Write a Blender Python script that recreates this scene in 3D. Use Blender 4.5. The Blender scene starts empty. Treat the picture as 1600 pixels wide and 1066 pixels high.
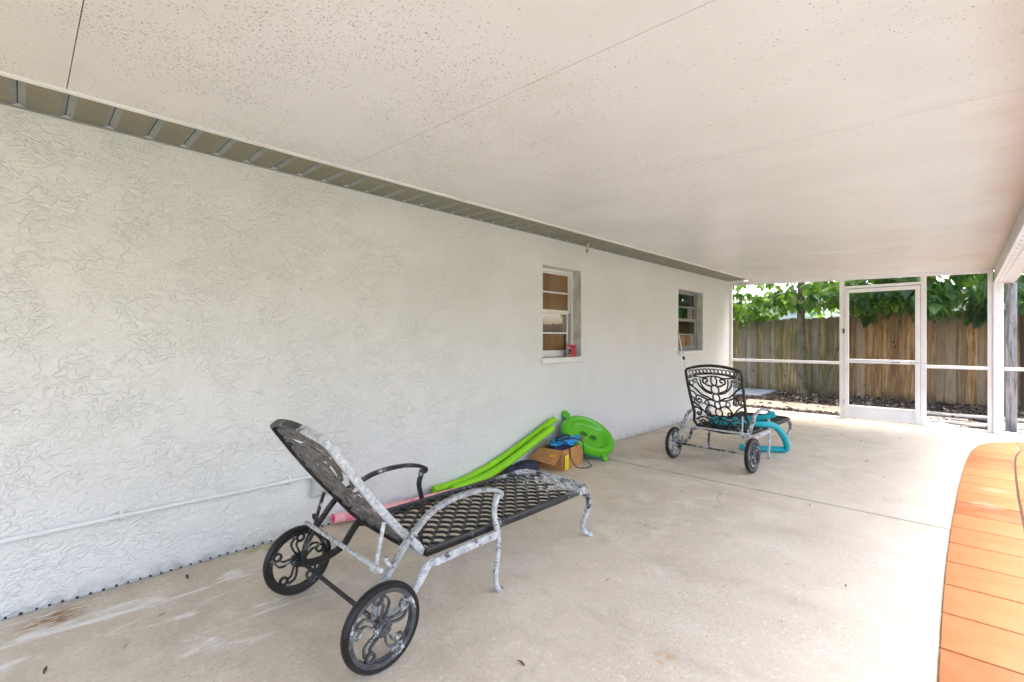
import bpy, bmesh, math, random
from math import sin, cos, pi, radians as R
from mathutils import Vector, Matrix
random.seed(7)
S = bpy.context.scene
COL = S.collection

# ------------------------------------------------------------------ camera, sky, sun, exposure
cd = bpy.data.cameras.new('camera'); cam = bpy.data.objects.new('camera', cd); COL.objects.link(cam)
cam.location = (0, 0, 1.3); cam.rotation_euler = (R(90), 0, math.atan(707/735))
cd.sensor_width = 36; cd.lens = 735/1600*36; cd.shift_y = -3/1600; cd.clip_start = .05; cd.clip_end = 600
S.camera = cam
W = bpy.data.worlds.new('World'); S.world = W; W.use_nodes = True
SUN_EL, SUN_AZ = 74, 30          # azimuth clockwise from +Y
nt = W.node_tree; bg = nt.nodes['Background']
sk = nt.nodes.new('ShaderNodeTexSky'); sk.sky_type = 'NISHITA'; sk.sun_disc = False
sk.sun_elevation = R(SUN_EL); sk.sun_rotation = R(SUN_AZ); sk.dust_density = 7; sk.air_density = 1.0; sk.ozone_density = 1
hs = nt.nodes.new('ShaderNodeHueSaturation'); hs.inputs['Saturation'].default_value = .95   # thin white overcast
nt.links.new(sk.outputs[0], hs.inputs['Color']); nt.links.new(hs.outputs[0], bg.inputs[0]); bg.inputs[1].default_value = .15
sl = bpy.data.lights.new('sun', 'SUN'); sl.energy = .5; sl.angle = R(32); sl.color = (1, .985, .955)
so = bpy.data.objects.new('sun', sl); COL.objects.link(so)
d = Vector((sin(R(SUN_AZ))*cos(R(SUN_EL)), cos(R(SUN_AZ))*cos(R(SUN_EL)), sin(R(SUN_EL))))
so.rotation_euler = d.to_track_quat('Z', 'Y').to_euler()
S.view_settings.view_transform = 'Standard'; S.view_settings.look = 'None'
S.view_settings.exposure = 2.85; S.view_settings.gamma = 1
S.cycles.max_bounces = 7; S.cycles.diffuse_bounces = 5; S.cycles.glossy_bounces = 2; S.cycles.transparent_max_bounces = 10
S.cycles.caustics_reflective = False; S.cycles.caustics_refractive = False

# ------------------------------------------------------------------ node helpers
class N:
    def __init__(s, name):
        s.m = bpy.data.materials.new(name); s.m.use_nodes = True; s.t = s.m.node_tree
        s.b = s.t.nodes['Principled BSDF']; s.out = s.t.nodes['Material Output']; s._c = None
    def n(s, t, **k):
        x = s.t.nodes.new(t)
        for a, v in k.items(): setattr(x, a, v)
        return x
    def put(s, sock, v):
        if isinstance(v, bpy.types.NodeSocket): s.t.links.new(v, sock)
        else: sock.default_value = v
    def co(s):
        if s._c is None: s._c = s.n('ShaderNodeTexCoord').outputs['Object']
        return s._c
    def mp(s, scale=(1,1,1), loc=(0,0,0), rot=(0,0,0), v=None):
        x = s.n('ShaderNodeMapping'); s.put(x.inputs[0], v or s.co())
        x.inputs['Location'].default_value = loc; x.inputs['Rotation'].default_value = rot; x.inputs['Scale'].default_value = scale
        return x.outputs[0]
    def noise(s, scale, detail=3, rough=.55, dist=0, v=None, col=False):
        x = s.n('ShaderNodeTexNoise'); s.put(x.inputs['Vector'], v or s.co())
        x.inputs['Scale'].default_value = scale; x.inputs['Detail'].default_value = detail
        x.inputs['Roughness'].default_value = rough; x.inputs['Distortion'].default_value = dist
        return x.outputs[1 if col else 0]
    def voro(s, scale, v=None, rnd=1, feature='F1'):
        x = s.n('ShaderNodeTexVoronoi', feature=feature); s.put(x.inputs['Vector'], v or s.co())
        x.inputs['Scale'].default_value = scale; x.inputs['Randomness'].default_value = rnd
        return x
    def ma(s, op, a, b=0, c=None, clamp=False):
        x = s.n('ShaderNodeMath', operation=op, use_clamp=clamp); s.put(x.inputs[0], a); s.put(x.inputs[1], b)
        if c is not None: s.put(x.inputs[2], c)
        return x.outputs[0]
    def ramp(s, v, lo, hi, a=0, b=1, smooth=True):
        x = s.n('ShaderNodeMapRange'); x.interpolation_type = 'SMOOTHSTEP' if smooth else 'LINEAR'
        s.put(x.inputs[0], v); s.put(x.inputs[1], lo); s.put(x.inputs[2], hi); s.put(x.inputs[3], a); s.put(x.inputs[4], b)
        return x.outputs[0]
    def mix(s, f, a, b, mode='MIX'):
        x = s.n('ShaderNodeMix', data_type='RGBA', blend_type=mode)
        s.put(x.inputs[0], f); s.put(x.inputs[6], C(a)); s.put(x.inputs[7], C(b))
        return x.outputs[2]
    def sep(s, v=None):
        x = s.n('ShaderNodeSeparateXYZ'); s.put(x.inputs[0], v or s.co()); return x.outputs
    def bump(s, h, strength=.5, dist=.01, n=None):
        x = s.n('ShaderNodeBump'); x.inputs['Strength'].default_value = strength; x.inputs['Distance'].default_value = dist
        s.put(x.inputs['Height'], h)
        if n is not None: s.put(x.inputs['Normal'], n)
        return x.outputs[0]
    def rnd(s): return s.n('ShaderNodeObjectInfo').outputs['Random']
    def fin(s, col, rough=.6, normal=None, metal=0, spec=.5):
        s.put(s.b.inputs['Base Color'], C(col)); s.put(s.b.inputs['Roughness'], rough); s.put(s.b.inputs['Metallic'], metal)
        s.b.inputs['Specular IOR Level'].default_value = spec
        if normal is not None: s.put(s.b.inputs['Normal'], normal)
        return s.m
def C(c):
    return (*c, 1) if isinstance(c, (tuple, list)) and len(c) == 3 else c

# ------------------------------------------------------------------ materials
def m_stucco():
    k = N('stucco_white_paint'); co = k.co()
    def line(n, lvl, w): return k.ramp(k.ma('ABSOLUTE', k.ma('SUBTRACT', n, lvl)), 0, w, 1, 0)
    n1 = k.noise(19, 2, .45, .9, k.mp((1, .8, 1.15), rot=(.35, 0, 0)))
    n2 = k.noise(30, 2, .45, .7, k.mp((1, .8, 1.2), (5, 2, 9), (.2, 0, 0)))
    patch = k.ramp(k.noise(4.5, 3, .6, 0, k.mp((1,1,1), (3,7,1))), .38, .60, .35, 1)
    patch2 = k.ramp(k.noise(5.5, 3, .6, 0, k.mp((1,1,1), (8,1,4))), .40, .60, .35, 1)
    h = k.ma('ADD', k.ma('MULTIPLY', line(n1, .5, .06), patch), k.ma('MULTIPLY', k.ma('MULTIPLY', line(n2, .5, .09), patch2), .85))
    # flattened trowel patches with one soft edge, and fine sand grain
    h = k.ma('ADD', h, k.ma('MULTIPLY', k.noise(9, 2), 1.4))
    h = k.ma('ADD', h, k.ma('MULTIPLY', k.noise(48, 3, .65), .55))
    ys = k.sep()[1]
    h = k.ma('MULTIPLY', h, k.ramp(ys, 1.5, 6.5, 1, .75))
    base = k.mix(k.ramp(k.noise(1.3, 4), .35, .7), (.765, .772, .768), (.725, .732, .728))
    # dirt at the foot of the wall and a few scuffs
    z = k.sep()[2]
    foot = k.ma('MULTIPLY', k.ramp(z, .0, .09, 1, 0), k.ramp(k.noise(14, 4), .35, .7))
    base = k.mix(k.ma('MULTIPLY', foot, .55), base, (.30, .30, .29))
    sc = k.voro(5.5); 
    spot = k.ma('MULTIPLY', k.ramp(sc.outputs['Distance'], .03, .07, 1, 0), k.ramp(k.noise(2.2, 2), .5, .62))
    base = k.mix(k.ma('MULTIPLY', spot, .45), base, (.33, .34, .35))
    drip = k.ma('MULTIPLY', k.ramp(k.noise(5, 4, .6, 0, k.mp((1, 3, .35))), .55, .8), .06)
    base = k.mix(drip, base, (.55, .56, .55))
    return k.fin(base, .45, k.bump(h, 1, .0028), spec=.5)
def m_concrete():
    k = N('painted_concrete'); x, y, z = k.sep()
    base = k.mix(k.ramp(k.noise(.7, 5, .6), .35, .68), (.60, .525, .415), (.52, .45, .35))
    base = k.mix(k.ramp(k.noise(3.5, 5, .65), .45, .7), base, (.64, .575, .475))
    # greyer towards the open pool side, colour darkened to offset the strong light there
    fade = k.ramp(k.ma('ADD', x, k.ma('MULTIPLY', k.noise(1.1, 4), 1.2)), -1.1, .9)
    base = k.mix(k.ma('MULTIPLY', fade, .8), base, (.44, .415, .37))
    pv = k.mp((1, .55, 1), (0, 0, 0), (0, 0, .7))
    pit = k.ramp(k.noise(85, 2, .7, 0, pv), .54, .66)
    pit = k.ma('MULTIPLY', pit, k.ramp(k.noise(1.6, 3), .36, .62, .2, 1))
    base = k.mix(k.ma('MULTIPLY', pit, .62), base, (.36, .31, .25))
    pale = k.ramp(k.noise(48, 3, .7, 0, k.mp((1, .7, 1), (7, 3, 1))), .55, .68)
    base = k.mix(k.ma('MULTIPLY', pale, .45), base, (.76, .72, .66))
    smudge = k.ma('MULTIPLY', k.ramp(k.noise(9, 4, .72, .6, k.mp((1, .45, 1), (2, 6, 0), (0, 0, .75))), .55, .70), k.ramp(k.noise(1.2, 2, .5, 0, k.mp((1,1,1),(5,5,5))), .40, .6))
    base = k.mix(k.ma('MULTIPLY', smudge, .42), base, (.34, .31, .27))
    drk = k.ma('MULTIPLY', k.ramp(k.noise(2.3, 4, .65, .4, k.mp((1, 1.7, 1), (4, 1, 0))), .50, .70), .5)
    base = k.mix(drk, base, (.42, .36, .285))
    fleck = k.voro(13)
    fl_ = k.ma('MULTIPLY', k.ramp(fleck.outputs['Distance'], .05, .10, 1, 0), k.ma('LESS_THAN', k.sep(fleck.outputs['Color'])[0], .16))
    base = k.mix(k.ma('MULTIPLY', fl_, .75), base, (.13, .10, .07))
    jd = k.ma('ABSOLUTE', k.ma('SUBTRACT', y, 4.39))
    base = k.mix(k.ma('MULTIPLY', k.ramp(jd, .008, .035, 1, 0), k.ramp(k.noise(6, 3), .3, .6, .08, .38)), base, (.20, .18, .15))
    # white chalky streaks beside the wall
    st = k.ramp(k.noise(6, 4, .68, .8, k.mp((1, .24, 1), (0, 0, 0), (0, 0, .04))), .55, .66)
    near = k.ma('MULTIPLY', k.ramp(x, -2.0, -2.45, 0, 1), k.ramp(y, 1.4, .7, 0, 1))
    base = k.mix(k.ma('MULTIPLY', k.ma('MULTIPLY', st, near), .8), base, (.80, .80, .79))
    def blob(px, py, rx, ry, scale, lo, hi, v=None):
        dx = k.ma('DIVIDE', k.ma('SUBTRACT', x, px), rx); dy = k.ma('DIVIDE', k.ma('SUBTRACT', y, py), ry)
        dd = k.ma('SQRT', k.ma('ADD', k.ma('MULTIPLY', dx, dx), k.ma('MULTIPLY', dy, dy)))
        return k.ma('MULTIPLY', k.ramp(dd, .3, 1, 1, 0), k.ramp(k.noise(scale, 4, .6, .5, v), lo, hi))
    rv = k.mp((2.2, .5, 1))
    base = k.mix(k.ma('MULTIPLY', blob(-3.06, .11, .12, .17, 24, .44, .56, rv), 1), base, (.27, .13, .045))
    base = k.mix(k.ma('MULTIPLY', blob(-.875, 1.81, .07, .07, 22, .4, .6), .55), base, (.42, .25, .08))
    base = k.mix(k.ma('MULTIPLY', blob(-1.25, 2.39, .06, .05, 22, .4, .6), .5), base, (.45, .28, .1))
    base = k.mix(k.ma('MULTIPLY', blob(-3.14, 1.05, .09, .22, 12, .35, .6), .75), base, (.34, .33, .06))
    base = k.mix(k.ma('MULTIPLY', blob(-1.9, 1.3, .35, .5, 9, .45, .7), .5), base, (.47, .38, .26))
    # grime running along the foot of the wall
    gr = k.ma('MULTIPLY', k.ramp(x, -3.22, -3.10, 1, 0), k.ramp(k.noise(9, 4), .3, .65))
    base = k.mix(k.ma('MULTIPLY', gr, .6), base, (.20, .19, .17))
    # hairline cracks
    cr = k.voro(.55, k.mix(.18, k.co(), k.noise(2.5, 4, .6, 0, None, True)), 1, 'DISTANCE_TO_EDGE').outputs['Distance']
    crack = k.ma('MULTIPLY', k.ramp(cr, 0, .0035, 1, 0), k.ramp(k.noise(.9, 2, .5, 0, k.mp((1,1,1),(9,3,0))), .5, .6))
    base = k.mix(k.ma('MULTIPLY', crack, .45), base, (.27, .25, .22))
    h = k.ma('ADD', k.noise(160, 3, .7), k.ma('MULTIPLY', pit, -.5)); h = k.ma('ADD', h, k.ma('MULTIPLY', k.noise(9, 4), .8))
    return k.fin(base, k.ramp(k.noise(4, 3), .3, .7, .52, .78), k.bump(h, .35, .003), spec=.35)
def m_ceiling():
    k = N('mildewed_white_roof_panel'); x, y, z = k.sep()
    base = k.mix(k.ramp(k.noise(1.0, 4, .6), .35, .7), (.785, .785, .78), (.74, .735, .725))
    base = k.mix(k.ma('MULTIPLY', k.ramp(k.noise(2.2, 5, .62, .3, k.mp((.6, 1.4, 1), (2, 5, 0))), .5, .75), .4), base, (.66, .625, .595))
    # rusty water stain by the beam and yellowing in the near corner
    base = k.mix(k.ma('MULTIPLY', k.ramp(k.ma('ADD', x, k.ma('MULTIPLY', k.noise(3, 3), .25)), .12, .42), .5), base, (.52, .42, .32))
    base = k.mix(k.ma('MULTIPLY', k.ramp(k.ma('ADD', y, k.ma('MULTIPLY', k.noise(1.5, 3), .8)), 1.2, .2, 0, 1), .55), base, (.66, .64, .55))
    # mildew specks, dense near the house and at this end
    near = k.ramp(x, -2.75, -.9, 1, 0, False)
    thisend = k.ramp(y, .2, 6.5, 1, 0, False)
    dens = k.ma('MULTIPLY', k.ma('ADD', k.ma('MULTIPLY', near, .95), .09), thisend)
    dens = k.ma('MULTIPLY', dens, k.ramp(k.noise(1.7, 4, .6, 0, k.mp((1,1,1),(1,8,2))), .38, .62, .05, 1.3))
    def specks(scale, r, gain, dark):
        vo = k.voro(scale, k.mp((1, 1, 1)))
        keep = k.ma('LESS_THAN', k.sep(vo.outputs['Color'])[0], k.ma('MULTIPLY', dens, gain))
        return k.ma('MULTIPLY', k.ma('MULTIPLY', k.ramp(vo.outputs['Distance'], r*.55, r, 1, 0), keep), dark)
    base = k.mix(specks(58, .28, 1.1, .6), base, (.20, .17, .14))
    base = k.mix(specks(27, .15, .24, .75), base, (.10, .085, .07))
    base = k.mix(specks(105, .36, 1.5, .6), base, (.30, .25, .21))
    emb = k.noise(65, 2, .5, 0, k.mp((1, .35, 1)))
    h = k.ma('ADD', k.ma('MULTIPLY', emb, .25), k.ma('MULTIPLY', k.noise(2.2, 2), 1.6))
    return k.fin(base, k.ramp(k.noise(2, 3), .3, .7, .30, .44), k.bump(h, .3, .003), spec=.4)
def m_soffit():
    k = N('perforated_soffit'); x, y, z = k.sep(k.n('ShaderNodeNewGeometry').outputs['Position'])
    px = k.ma('MULTIPLY', x, 72); py = k.ma('MULTIPLY', y, 72)
    row = k.ma('MULTIPLY', k.ma('FLOORED_MODULO', k.ma('FLOOR', px), 2), .5)
    fx = k.ma('SUBTRACT', k.ma('FRACT', px), .5); fy = k.ma('SUBTRACT', k.ma('FRACT', k.ma('ADD', py, row)), .5)
    dd = k.ma('SQRT', k.ma('ADD', k.ma('MULTIPLY', fx, fx), k.ma('MULTIPLY', fy, fy)))
    hole = k.ramp(dd, .24, .36, 1, 0)
    base = k.mix(k.ramp(k.noise(5, 4), .38, .62), (.27, .265, .20), (.33, .30, .18))
    base = k.mix(hole, base, (.045, .045, .04))
    return k.fin(base, .55)
def m_plain(name, col, rough=.5, var=.12, nscale=6, bump=.0, bscale=60, spec=.5, dirt=None, dlo=.55, dhi=.75, damt=.6, metal=0):
    k = N(name)
    dk = tuple(c*(1-var) for c in col); lt = tuple(min(1, c*(1+var*.6)) for c in col)
    base = k.mix(k.ramp(k.noise(nscale, 4), .3, .7), dk, lt)
    if dirt: base = k.mix(k.ma('MULTIPLY', k.ramp(k.noise(nscale*2.3, 5, .65, .2), dlo, dhi), damt), base, dirt)
    nm = k.bump(k.noise(bscale, 3, .6), .4, bump) if bump else None
    return k.fin(base, rough, nm, spec=spec, metal=metal)
def m_worn(name, amount, ygrad=None, dark=(.008, .0078, .0085), xgrad=None, bright=1.0):
    """black powder coat flaking to chalky white and bare grey aluminium"""
    k = N(name); x, y, z = k.sep()
    n = k.noise(10, 5, .70, .25, k.mp((1.2, .8, 1)))
    n2 = k.noise(55, 4, .7, 0, k.mp((1,1,1), (4,4,4)))
    v = k.ma('ADD', k.ma('MULTIPLY', n, .65), k.ma('MULTIPLY', n2, .35))
    th = .655 - amount*.30
    t = th if ygrad is None else k.ma('SUBTRACT', th, k.ma('MULTIPLY', k.ramp(y, ygrad[0], ygrad[1]), ygrad[2]))
    if xgrad: t = k.ma('SUBTRACT', t, k.ma('MULTIPLY', k.ramp(x, xgrad[0], xgrad[1]), xgrad[2]))
    white = k.ramp(k.ma('SUBTRACT', v, t), -.012, .012)
    grey = k.ramp(k.ma('SUBTRACT', v, t), -.075, -.02)
    c = k.mix(k.ramp(k.noise(30, 3), .3, .7), dark, tuple(q*1.9+.006 for q in dark))
    c = k.mix(k.ma('MULTIPLY', grey, .6), c, (.13, .135, .142))
    wcol = k.mix(k.ramp(k.noise(40, 5, .7), .35, .65), tuple(bright*q for q in (.60, .615, .63)), tuple(bright*q for q in (.33, .345, .36)))
    pin = k.ramp(k.noise(170, 2, .6), .62, .7)
    wcol = k.mix(k.ma('MULTIPLY', pin, .8), wcol, (.05, .05, .052))
    c = k.mix(white, c, wcol)
    return k.fin(c, k.ramp(white, 0, 1, .42, .75), k.bump(k.ma('ADD', white, k.ma('MULTIPLY', n2, .4)), .4, .0015), spec=.45)
def m_picket(name, a, b, c, algae):
    k = N(name); r = k.rnd(); x, y, z = k.sep()
    off = k.n('ShaderNodeCombineXYZ'); k.put(off.inputs[0], k.ma('MULTIPLY', r, 37)); k.put(off.inputs[2], k.ma('MULTIPLY', r, 19))
    vv = k.n('ShaderNodeVectorMath', operation='ADD'); k.put(vv.inputs[0], k.co()); k.put(vv.inputs[1], off.outputs[0]); v = vv.outputs[0]
    g = k.noise(16, 5, .62, .8, k.mp((1.6, 1, .09), v=v))
    base = k.mix(k.ramp(g, .38, .64), a, b)
    r2 = k.ma('FRACT', k.ma('MULTIPLY', r, 7.31))
    base = k.mix(k.ma('MULTIPLY', k.ramp(r2, .25, .95), .85), base, c); base = k.mix(k.ramp(k.ma('FRACT', k.ma('MULTIPLY', r, 13.7)), .0, 1, 0, .5), base, (.12, .072, .034))
    fine = k.noise(60, 3, .6, .3, k.mp((1.5, 1, .05), v=v))
    base = k.mix(k.ma('MULTIPLY', k.ramp(fine, .5, .68), .45), base, (.055, .036, .02))
    kn = k.voro(3.1, k.mp((1.1, .2, .75), v=v))
    base = k.mix(k.ma('MULTIPLY', k.ramp(kn.outputs['Distance'], .035, .11, 1, 0), .85), base, (.055, .025, .012))
    zz = k.ma('ADD', z, k.ma('MULTIPLY', k.noise(2.5, 4, .6, 0, v), .7))
    al = k.ma('MULTIPLY', k.ramp(k.noise(2.1, 4, .6, 0, k.mp((1,1,.5), v=v)), .42, .66), algae)
    base = k.mix(al, base, (.105, .115, .035))
    base = k.mix(k.ma('MULTIPLY', k.ramp(zz, .28, .62, 1, 0), .65), base, (.05, .043, .025))
    base = k.mix(k.ma('MULTIPLY', k.ramp(zz, 1.75, 2.2), .5), base, (.12, .11, .085))
    return k.fin(base, .8, k.bump(g, .5, .006), spec=.25)
def m_leaf(name, a, b, c):
    k = N(name)
    r = k.n('ShaderNodeNewGeometry').outputs['Random Per Island']
    ro = k.rnd(); r = k.ma('FRACT', k.ma('ADD', r, k.ma('MULTIPLY', ro, 3.7)))
    col = k.mix(k.ramp(r, .1, .7), a, b); col = k.mix(k.ramp(r, .72, .98), col, c)
    k.put(k.b.inputs['Base Color'], col); k.b.inputs['Roughness'].default_value = .38
    tr = k.n('ShaderNodeBsdfTranslucent'); k.put(tr.inputs[0], k.mix(.55, col, (.33, .55, .03)))
    mx = k.n('ShaderNodeMixShader'); mx.inputs[0].default_value = .5
    k.t.links.new(k.b.outputs[0], mx.inputs[1]); k.t.links.new(tr.outputs[0], mx.inputs[2]); k.t.links.new(mx.outputs[0], k.out.inputs[0])
    return k.m
def m_screen():
    k = N('insect_screen'); k.fin((.035, .036, .038), .7)
    tp = k.n('ShaderNodeBsdfTransparent'); mx = k.n('ShaderNodeMixShader'); mx.inputs[0].default_value = .13
    k.t.links.new(tp.outputs[0], mx.inputs[1]); k.t.links.new(k.b.outputs[0], mx.inputs[2]); k.t.links.new(mx.outputs[0], k.out.inputs[0])
    return k.m
def m_glass(name, refl):
    k = N(name)
    tp = k.n('ShaderNodeBsdfTransparent'); tp.inputs[0].default_value = (.86, .88, .87, 1)
    gl = k.n('ShaderNodeBsdfGlossy'); gl.inputs['Roughness'].default_value = .015
    fr = k.n('ShaderNodeFresnel'); fr.inputs[0].default_value = 1.5
    f2 = k.ma('MULTIPLY', fr.outputs[0], refl, clamp=True)
    mx = k.n('ShaderNodeMixShader'); k.put(mx.inputs[0], f2)
    k.t.links.new(tp.outputs[0], mx.inputs[1]); k.t.links.new(gl.outputs[0], mx.inputs[2]); k.t.links.new(mx.outputs[0], k.out.inputs[0])
    return k.m
def m_tile():
    k = N('terracotta_tile'); r = k.rnd()
    base = k.mix(r, (.265, .085, .027), (.41, .155, .055))
    base = k.mix(k.ma('MULTIPLY', k.ramp(k.noise(3.2, 4, .6), .4, .7), .5), base, (.42, .17, .065))
    base = k.mix(k.ma('MULTIPLY', k.ramp(k.noise(14, 5, .65, .3, k.mp((.35, 1.3, 1))), .55, .72), .35), base, (.23, .07, .022))
    x, y, z = k.sep(k.n('ShaderNodeNewGeometry').outputs['Position'])
    def blob(px, py, rx, ry, v):
        dx = k.ma('DIVIDE', k.ma('SUBTRACT', x, px), rx); dy = k.ma('DIVIDE', k.ma('SUBTRACT', y, py), ry)
        dd = k.ma('SQRT', k.ma('ADD', k.ma('MULTIPLY', dx, dx), k.ma('MULTIPLY', dy, dy)))
        return k.ma('MULTIPLY', k.ramp(dd, .4, 1, 1, 0), k.ramp(k.noise(30, 4, .6, .3, v), .38, .55))
    pv = k.mp((.6, 1.6, 1), v=k.n('ShaderNodeNewGeometry').outputs['Position'])
    base = k.mix(k.ma('MULTIPLY', blob(.12, 5.15, .12, .10, pv), .2), base, (.76, .62, .52))
    base = k.mix(k.ma('MULTIPLY', blob(.17, 5.72, .12, .09, pv), .2), base, (.76, .60, .48))
    base = k.mix(k.ma('MULTIPLY', blob(.5, 6.9, .26, .5, k.mp((.3, 2.5, 1), v=k.n('ShaderNodeNewGeometry').outputs['Position'])), .7), base, (.25, .08, .02))
    return k.fin(base, k.ramp(k.noise(9, 3), .3, .7, .42, .6), k.bump(k.noise(40, 4), .2, .002), spec=.4)
def m_mulch():
    k = N('mulch_and_leaf_litter')
    c = k.mix(k.ramp(k.noise(30, 5, .7), .35, .65), (.022, .016, .011), (.085, .062, .042))
    return k.fin(c, .9, k.bump(k.noise(45, 4, .7), 1, .03))
def m_litter():
    k = N('dead_leaf'); r = k.n('ShaderNodeNewGeometry').outputs['Random Per Island']
    c = k.mix(r, (.03, .02, .013), (.13, .085, .055)); c = k.mix(k.ramp(r, .86, .97), c, (.30, .25, .20))
    return k.fin(c, .85)
def m_bark():
    k = N('bark'); n = k.noise(14, 5, .65, .4, k.mp((1, 1, .4)))
    c = k.mix(k.ramp(n, .35, .65), (.10, .078, .05), (.23, .19, .125))
    c = k.mix(k.ma('MULTIPLY', k.ramp(k.noise(4, 3), .48, .65), .5), c, (.11, .125, .05))
    return k.fin(c, .85, k.bump(n, .7, .01))
def m_weathered():
    k = N('weathered_grey_timber'); n = k.noise(20, 5, .65, .5, k.mp((.12, 1, 1)))
    r = k.rnd()
    c = k.mix(k.ramp(n, .35, .62), (.16, .145, .125), (.48, .46, .43)); c = k.mix(k.ma('MULTIPLY', r, .4), c, (.5, .47, .44))
    return k.fin(c, .85, k.bump(n, .7, .008))
def m_post_wood():
    k = N('weathered_grey_post'); n = k.noise(26, 5, .65, .5, k.mp((1, 1, .1)))
    c = k.mix(k.ramp(n, .35, .62), (.13, .13, .135), (.40, .40, .41))
    return k.fin(c, .85, k.bump(n, .7, .006))
def m_grass():
    k = N('grass_ground'); c = k.mix(k.ramp(k.noise(3, 5, .7), .35, .65), (.05, .075, .02), (.12, .12, .045))
    return k.fin(c, .9, k.bump(k.noise(30, 4, .7), .8, .03))
def m_noodle(name, a, dirty=None):
    k = N(name); c = k.mix(k.ramp(k.noise(7, 3), .35, .7), a, tuple(min(1, q*1.12) for q in a))
    if dirty: c = k.mix(k.ramp(k.noise(9, 4, .6, .3), .52, .64), c, dirty)
    return k.fin(c, .55, k.bump(k.noise(220, 2), .25, .001), spec=.35)
def m_cardboard():
    k = N('cardboard'); c = k.mix(k.ramp(k.noise(7, 4), .3, .7), (.42, .205, .075), (.52, .27, .11))
    return k.fin(c, .8, k.bump(k.noise(90, 2, .5, 0, k.mp((1, .1, 1))), .15, .001), spec=.2)
def m_vinyl():
    k = N('green_vinyl'); x, y, z = k.sep()
    c = k.mix(k.ramp(k.ma('ADD', z, k.ma('MULTIPLY', k.noise(5, 2), .02)), -.015, .012), (.02, .33, .33), (.10, .46, .012))
    return k.fin(c, .22, k.bump(k.noise(8, 2), .12, .006), spec=.55)
def m_curtain():
    k = N('brown_blind'); y = k.sep()[1]
    n = k.noise(3, 3, .5, 0, k.mp((1, 1, .12)))
    c = k.mix(k.ramp(n, .35, .65), (.27, .145, .06), (.40, .23, .105))
    return k.fin(c, .75)

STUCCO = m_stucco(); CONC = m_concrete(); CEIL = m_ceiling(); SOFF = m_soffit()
RIB = m_plain('soffit_rib_grey', (.27, .29, .275), .45, .15, dirt=(.16, .155, .11))
WHITE = m_plain('white_aluminium', (.80, .80, .82), .38, .05, 3, dirt=(.55, .54, .52), dlo=.6, dhi=.8, damt=.35)
WHITE2 = m_plain('white_painted_trim', (.77, .77, .755), .45, .06, 4, dirt=(.5, .49, .46), damt=.4)
GREYFR = m_plain('grey_window_frame', (.30, .31, .32), .45, .15, 6)
JAMB = m_plain('bare_grey_jamb', (.64, .63, .59), .8, .2, 9, .002, 90, dirt=(.42, .40, .34))
PIPE = m_plain('painted_conduit', (.74, .76, .76), .5, .06, 8, dirt=(.45, .45, .44), dlo=.62)
GREYBOX = m_plain('grey_outlet_box', (.50, .51, .51), .55, .12, 12)
SCREEN = m_screen(); GLASS = m_glass('window_glass', 1.7); GLASS1 = m_glass('low_reflection_glass', .55); TILE = m_tile(); MULCH = m_mulch(); LITTER = m_litter(); BARK = m_bark()  # GLASS1 has its reflection turned down
TIMBER = m_weathered(); POSTW = m_post_wood(); GRASS = m_grass(); CARD = m_cardboard(); VINYL = m_vinyl(); CURT = m_curtain()
W_HI = m_worn('flaked_white_metal', .72); W_ARM = m_worn('grey_rubbed_metal', .62, None, (.06, .062, .066), None, .75); W_WH = m_worn('grey_wheel_metal', .28, None, (.04, .04, .043)); W_BF = m_worn('backrest_frame_metal', .02, None, (.008, .0078, .0085), (.0, .22, .26)); W_MID = m_worn('half_flaked_metal', .55); W_LO = m_worn('black_metal_few_chips', .16)
W_SEAT = m_worn('black_lattice_flaking_at_foot', .04, (1.15, 1.60, .17)); W_BACK = m_worn('scroll_metal_dusty', .10, None, (.085, .077, .072), None, .8)
W_BLK = m_worn('black_scroll_metal', .22)
TYRE = m_plain('black_rubber', (.005, .005, .0055), .42, .3, 20)
P_GREY = m_picket('picket_grey_green', (.26, .185, .08), (.56, .44, .25), (.38, .36, .30), .60)
P_BROWN = m_picket('picket_brown', (.36, .17, .055), (.68, .44, .22), (.48, .37, .25), .12)
P_DARK = m_picket('picket_dark_grey', (.035, .036, .038), (.075, .076, .078), (.055, .055, .058), .05)
LEAFM = m_leaf('broad_leaf', (.02, .085, .022), (.07, .19, .022), (.24, .38, .035))
LEAFD = m_leaf('broad_leaf_dark', (.012, .062, .028), (.028, .12, .038), (.10, .22, .04))
LIME = m_leaf('lime_leaf', (.18, .28, .03), (.30, .40, .05), (.42, .5, .08))
GREEN = m_noodle('lime_foam', (.24, .60, .008)); PINK = m_noodle('faded_pink_foam', (.80, .40, .42), (.80, .22, .30)); HOTPINK = m_noodle('hot_pink_foam', (.85, .06, .20))
TEAL = m_noodle('teal_foam', (.012, .36, .42))
SIDING = m_plain('white_siding', (.76, .79, .84), .6, .04, 2); ROOFG = m_plain('pale_roof', (.62, .62, .63), .8, .1, 3, .004)
BLACKP = m_plain('black_rubber_cable', (.012, .012, .014), .45, .2, 20); BLUE = m_plain('blue_plastic_bag', (.01, .25, .58), .35, .25, 9, .01, 18)
NAVY = m_plain('navy_fabric', (.022, .025, .06), .8, .3, 8, .006, 30); DKGRN = m_plain('dark_green_vent', (.012, .11, .008), .35, .2, 12)
YEL = m_plain('yellow_label', (.80, .66, .02), .5, .08, 20); ORG = m_plain('orange_sticker', (.85, .36, .03), .5, .05, 20)
REDF = m_plain('red_foil', (.55, .012, .025), .25, .3, 14, .01, 25); SILV = m_plain('silver_print', (.40, .36, .36), .3, .6, 60)
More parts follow.
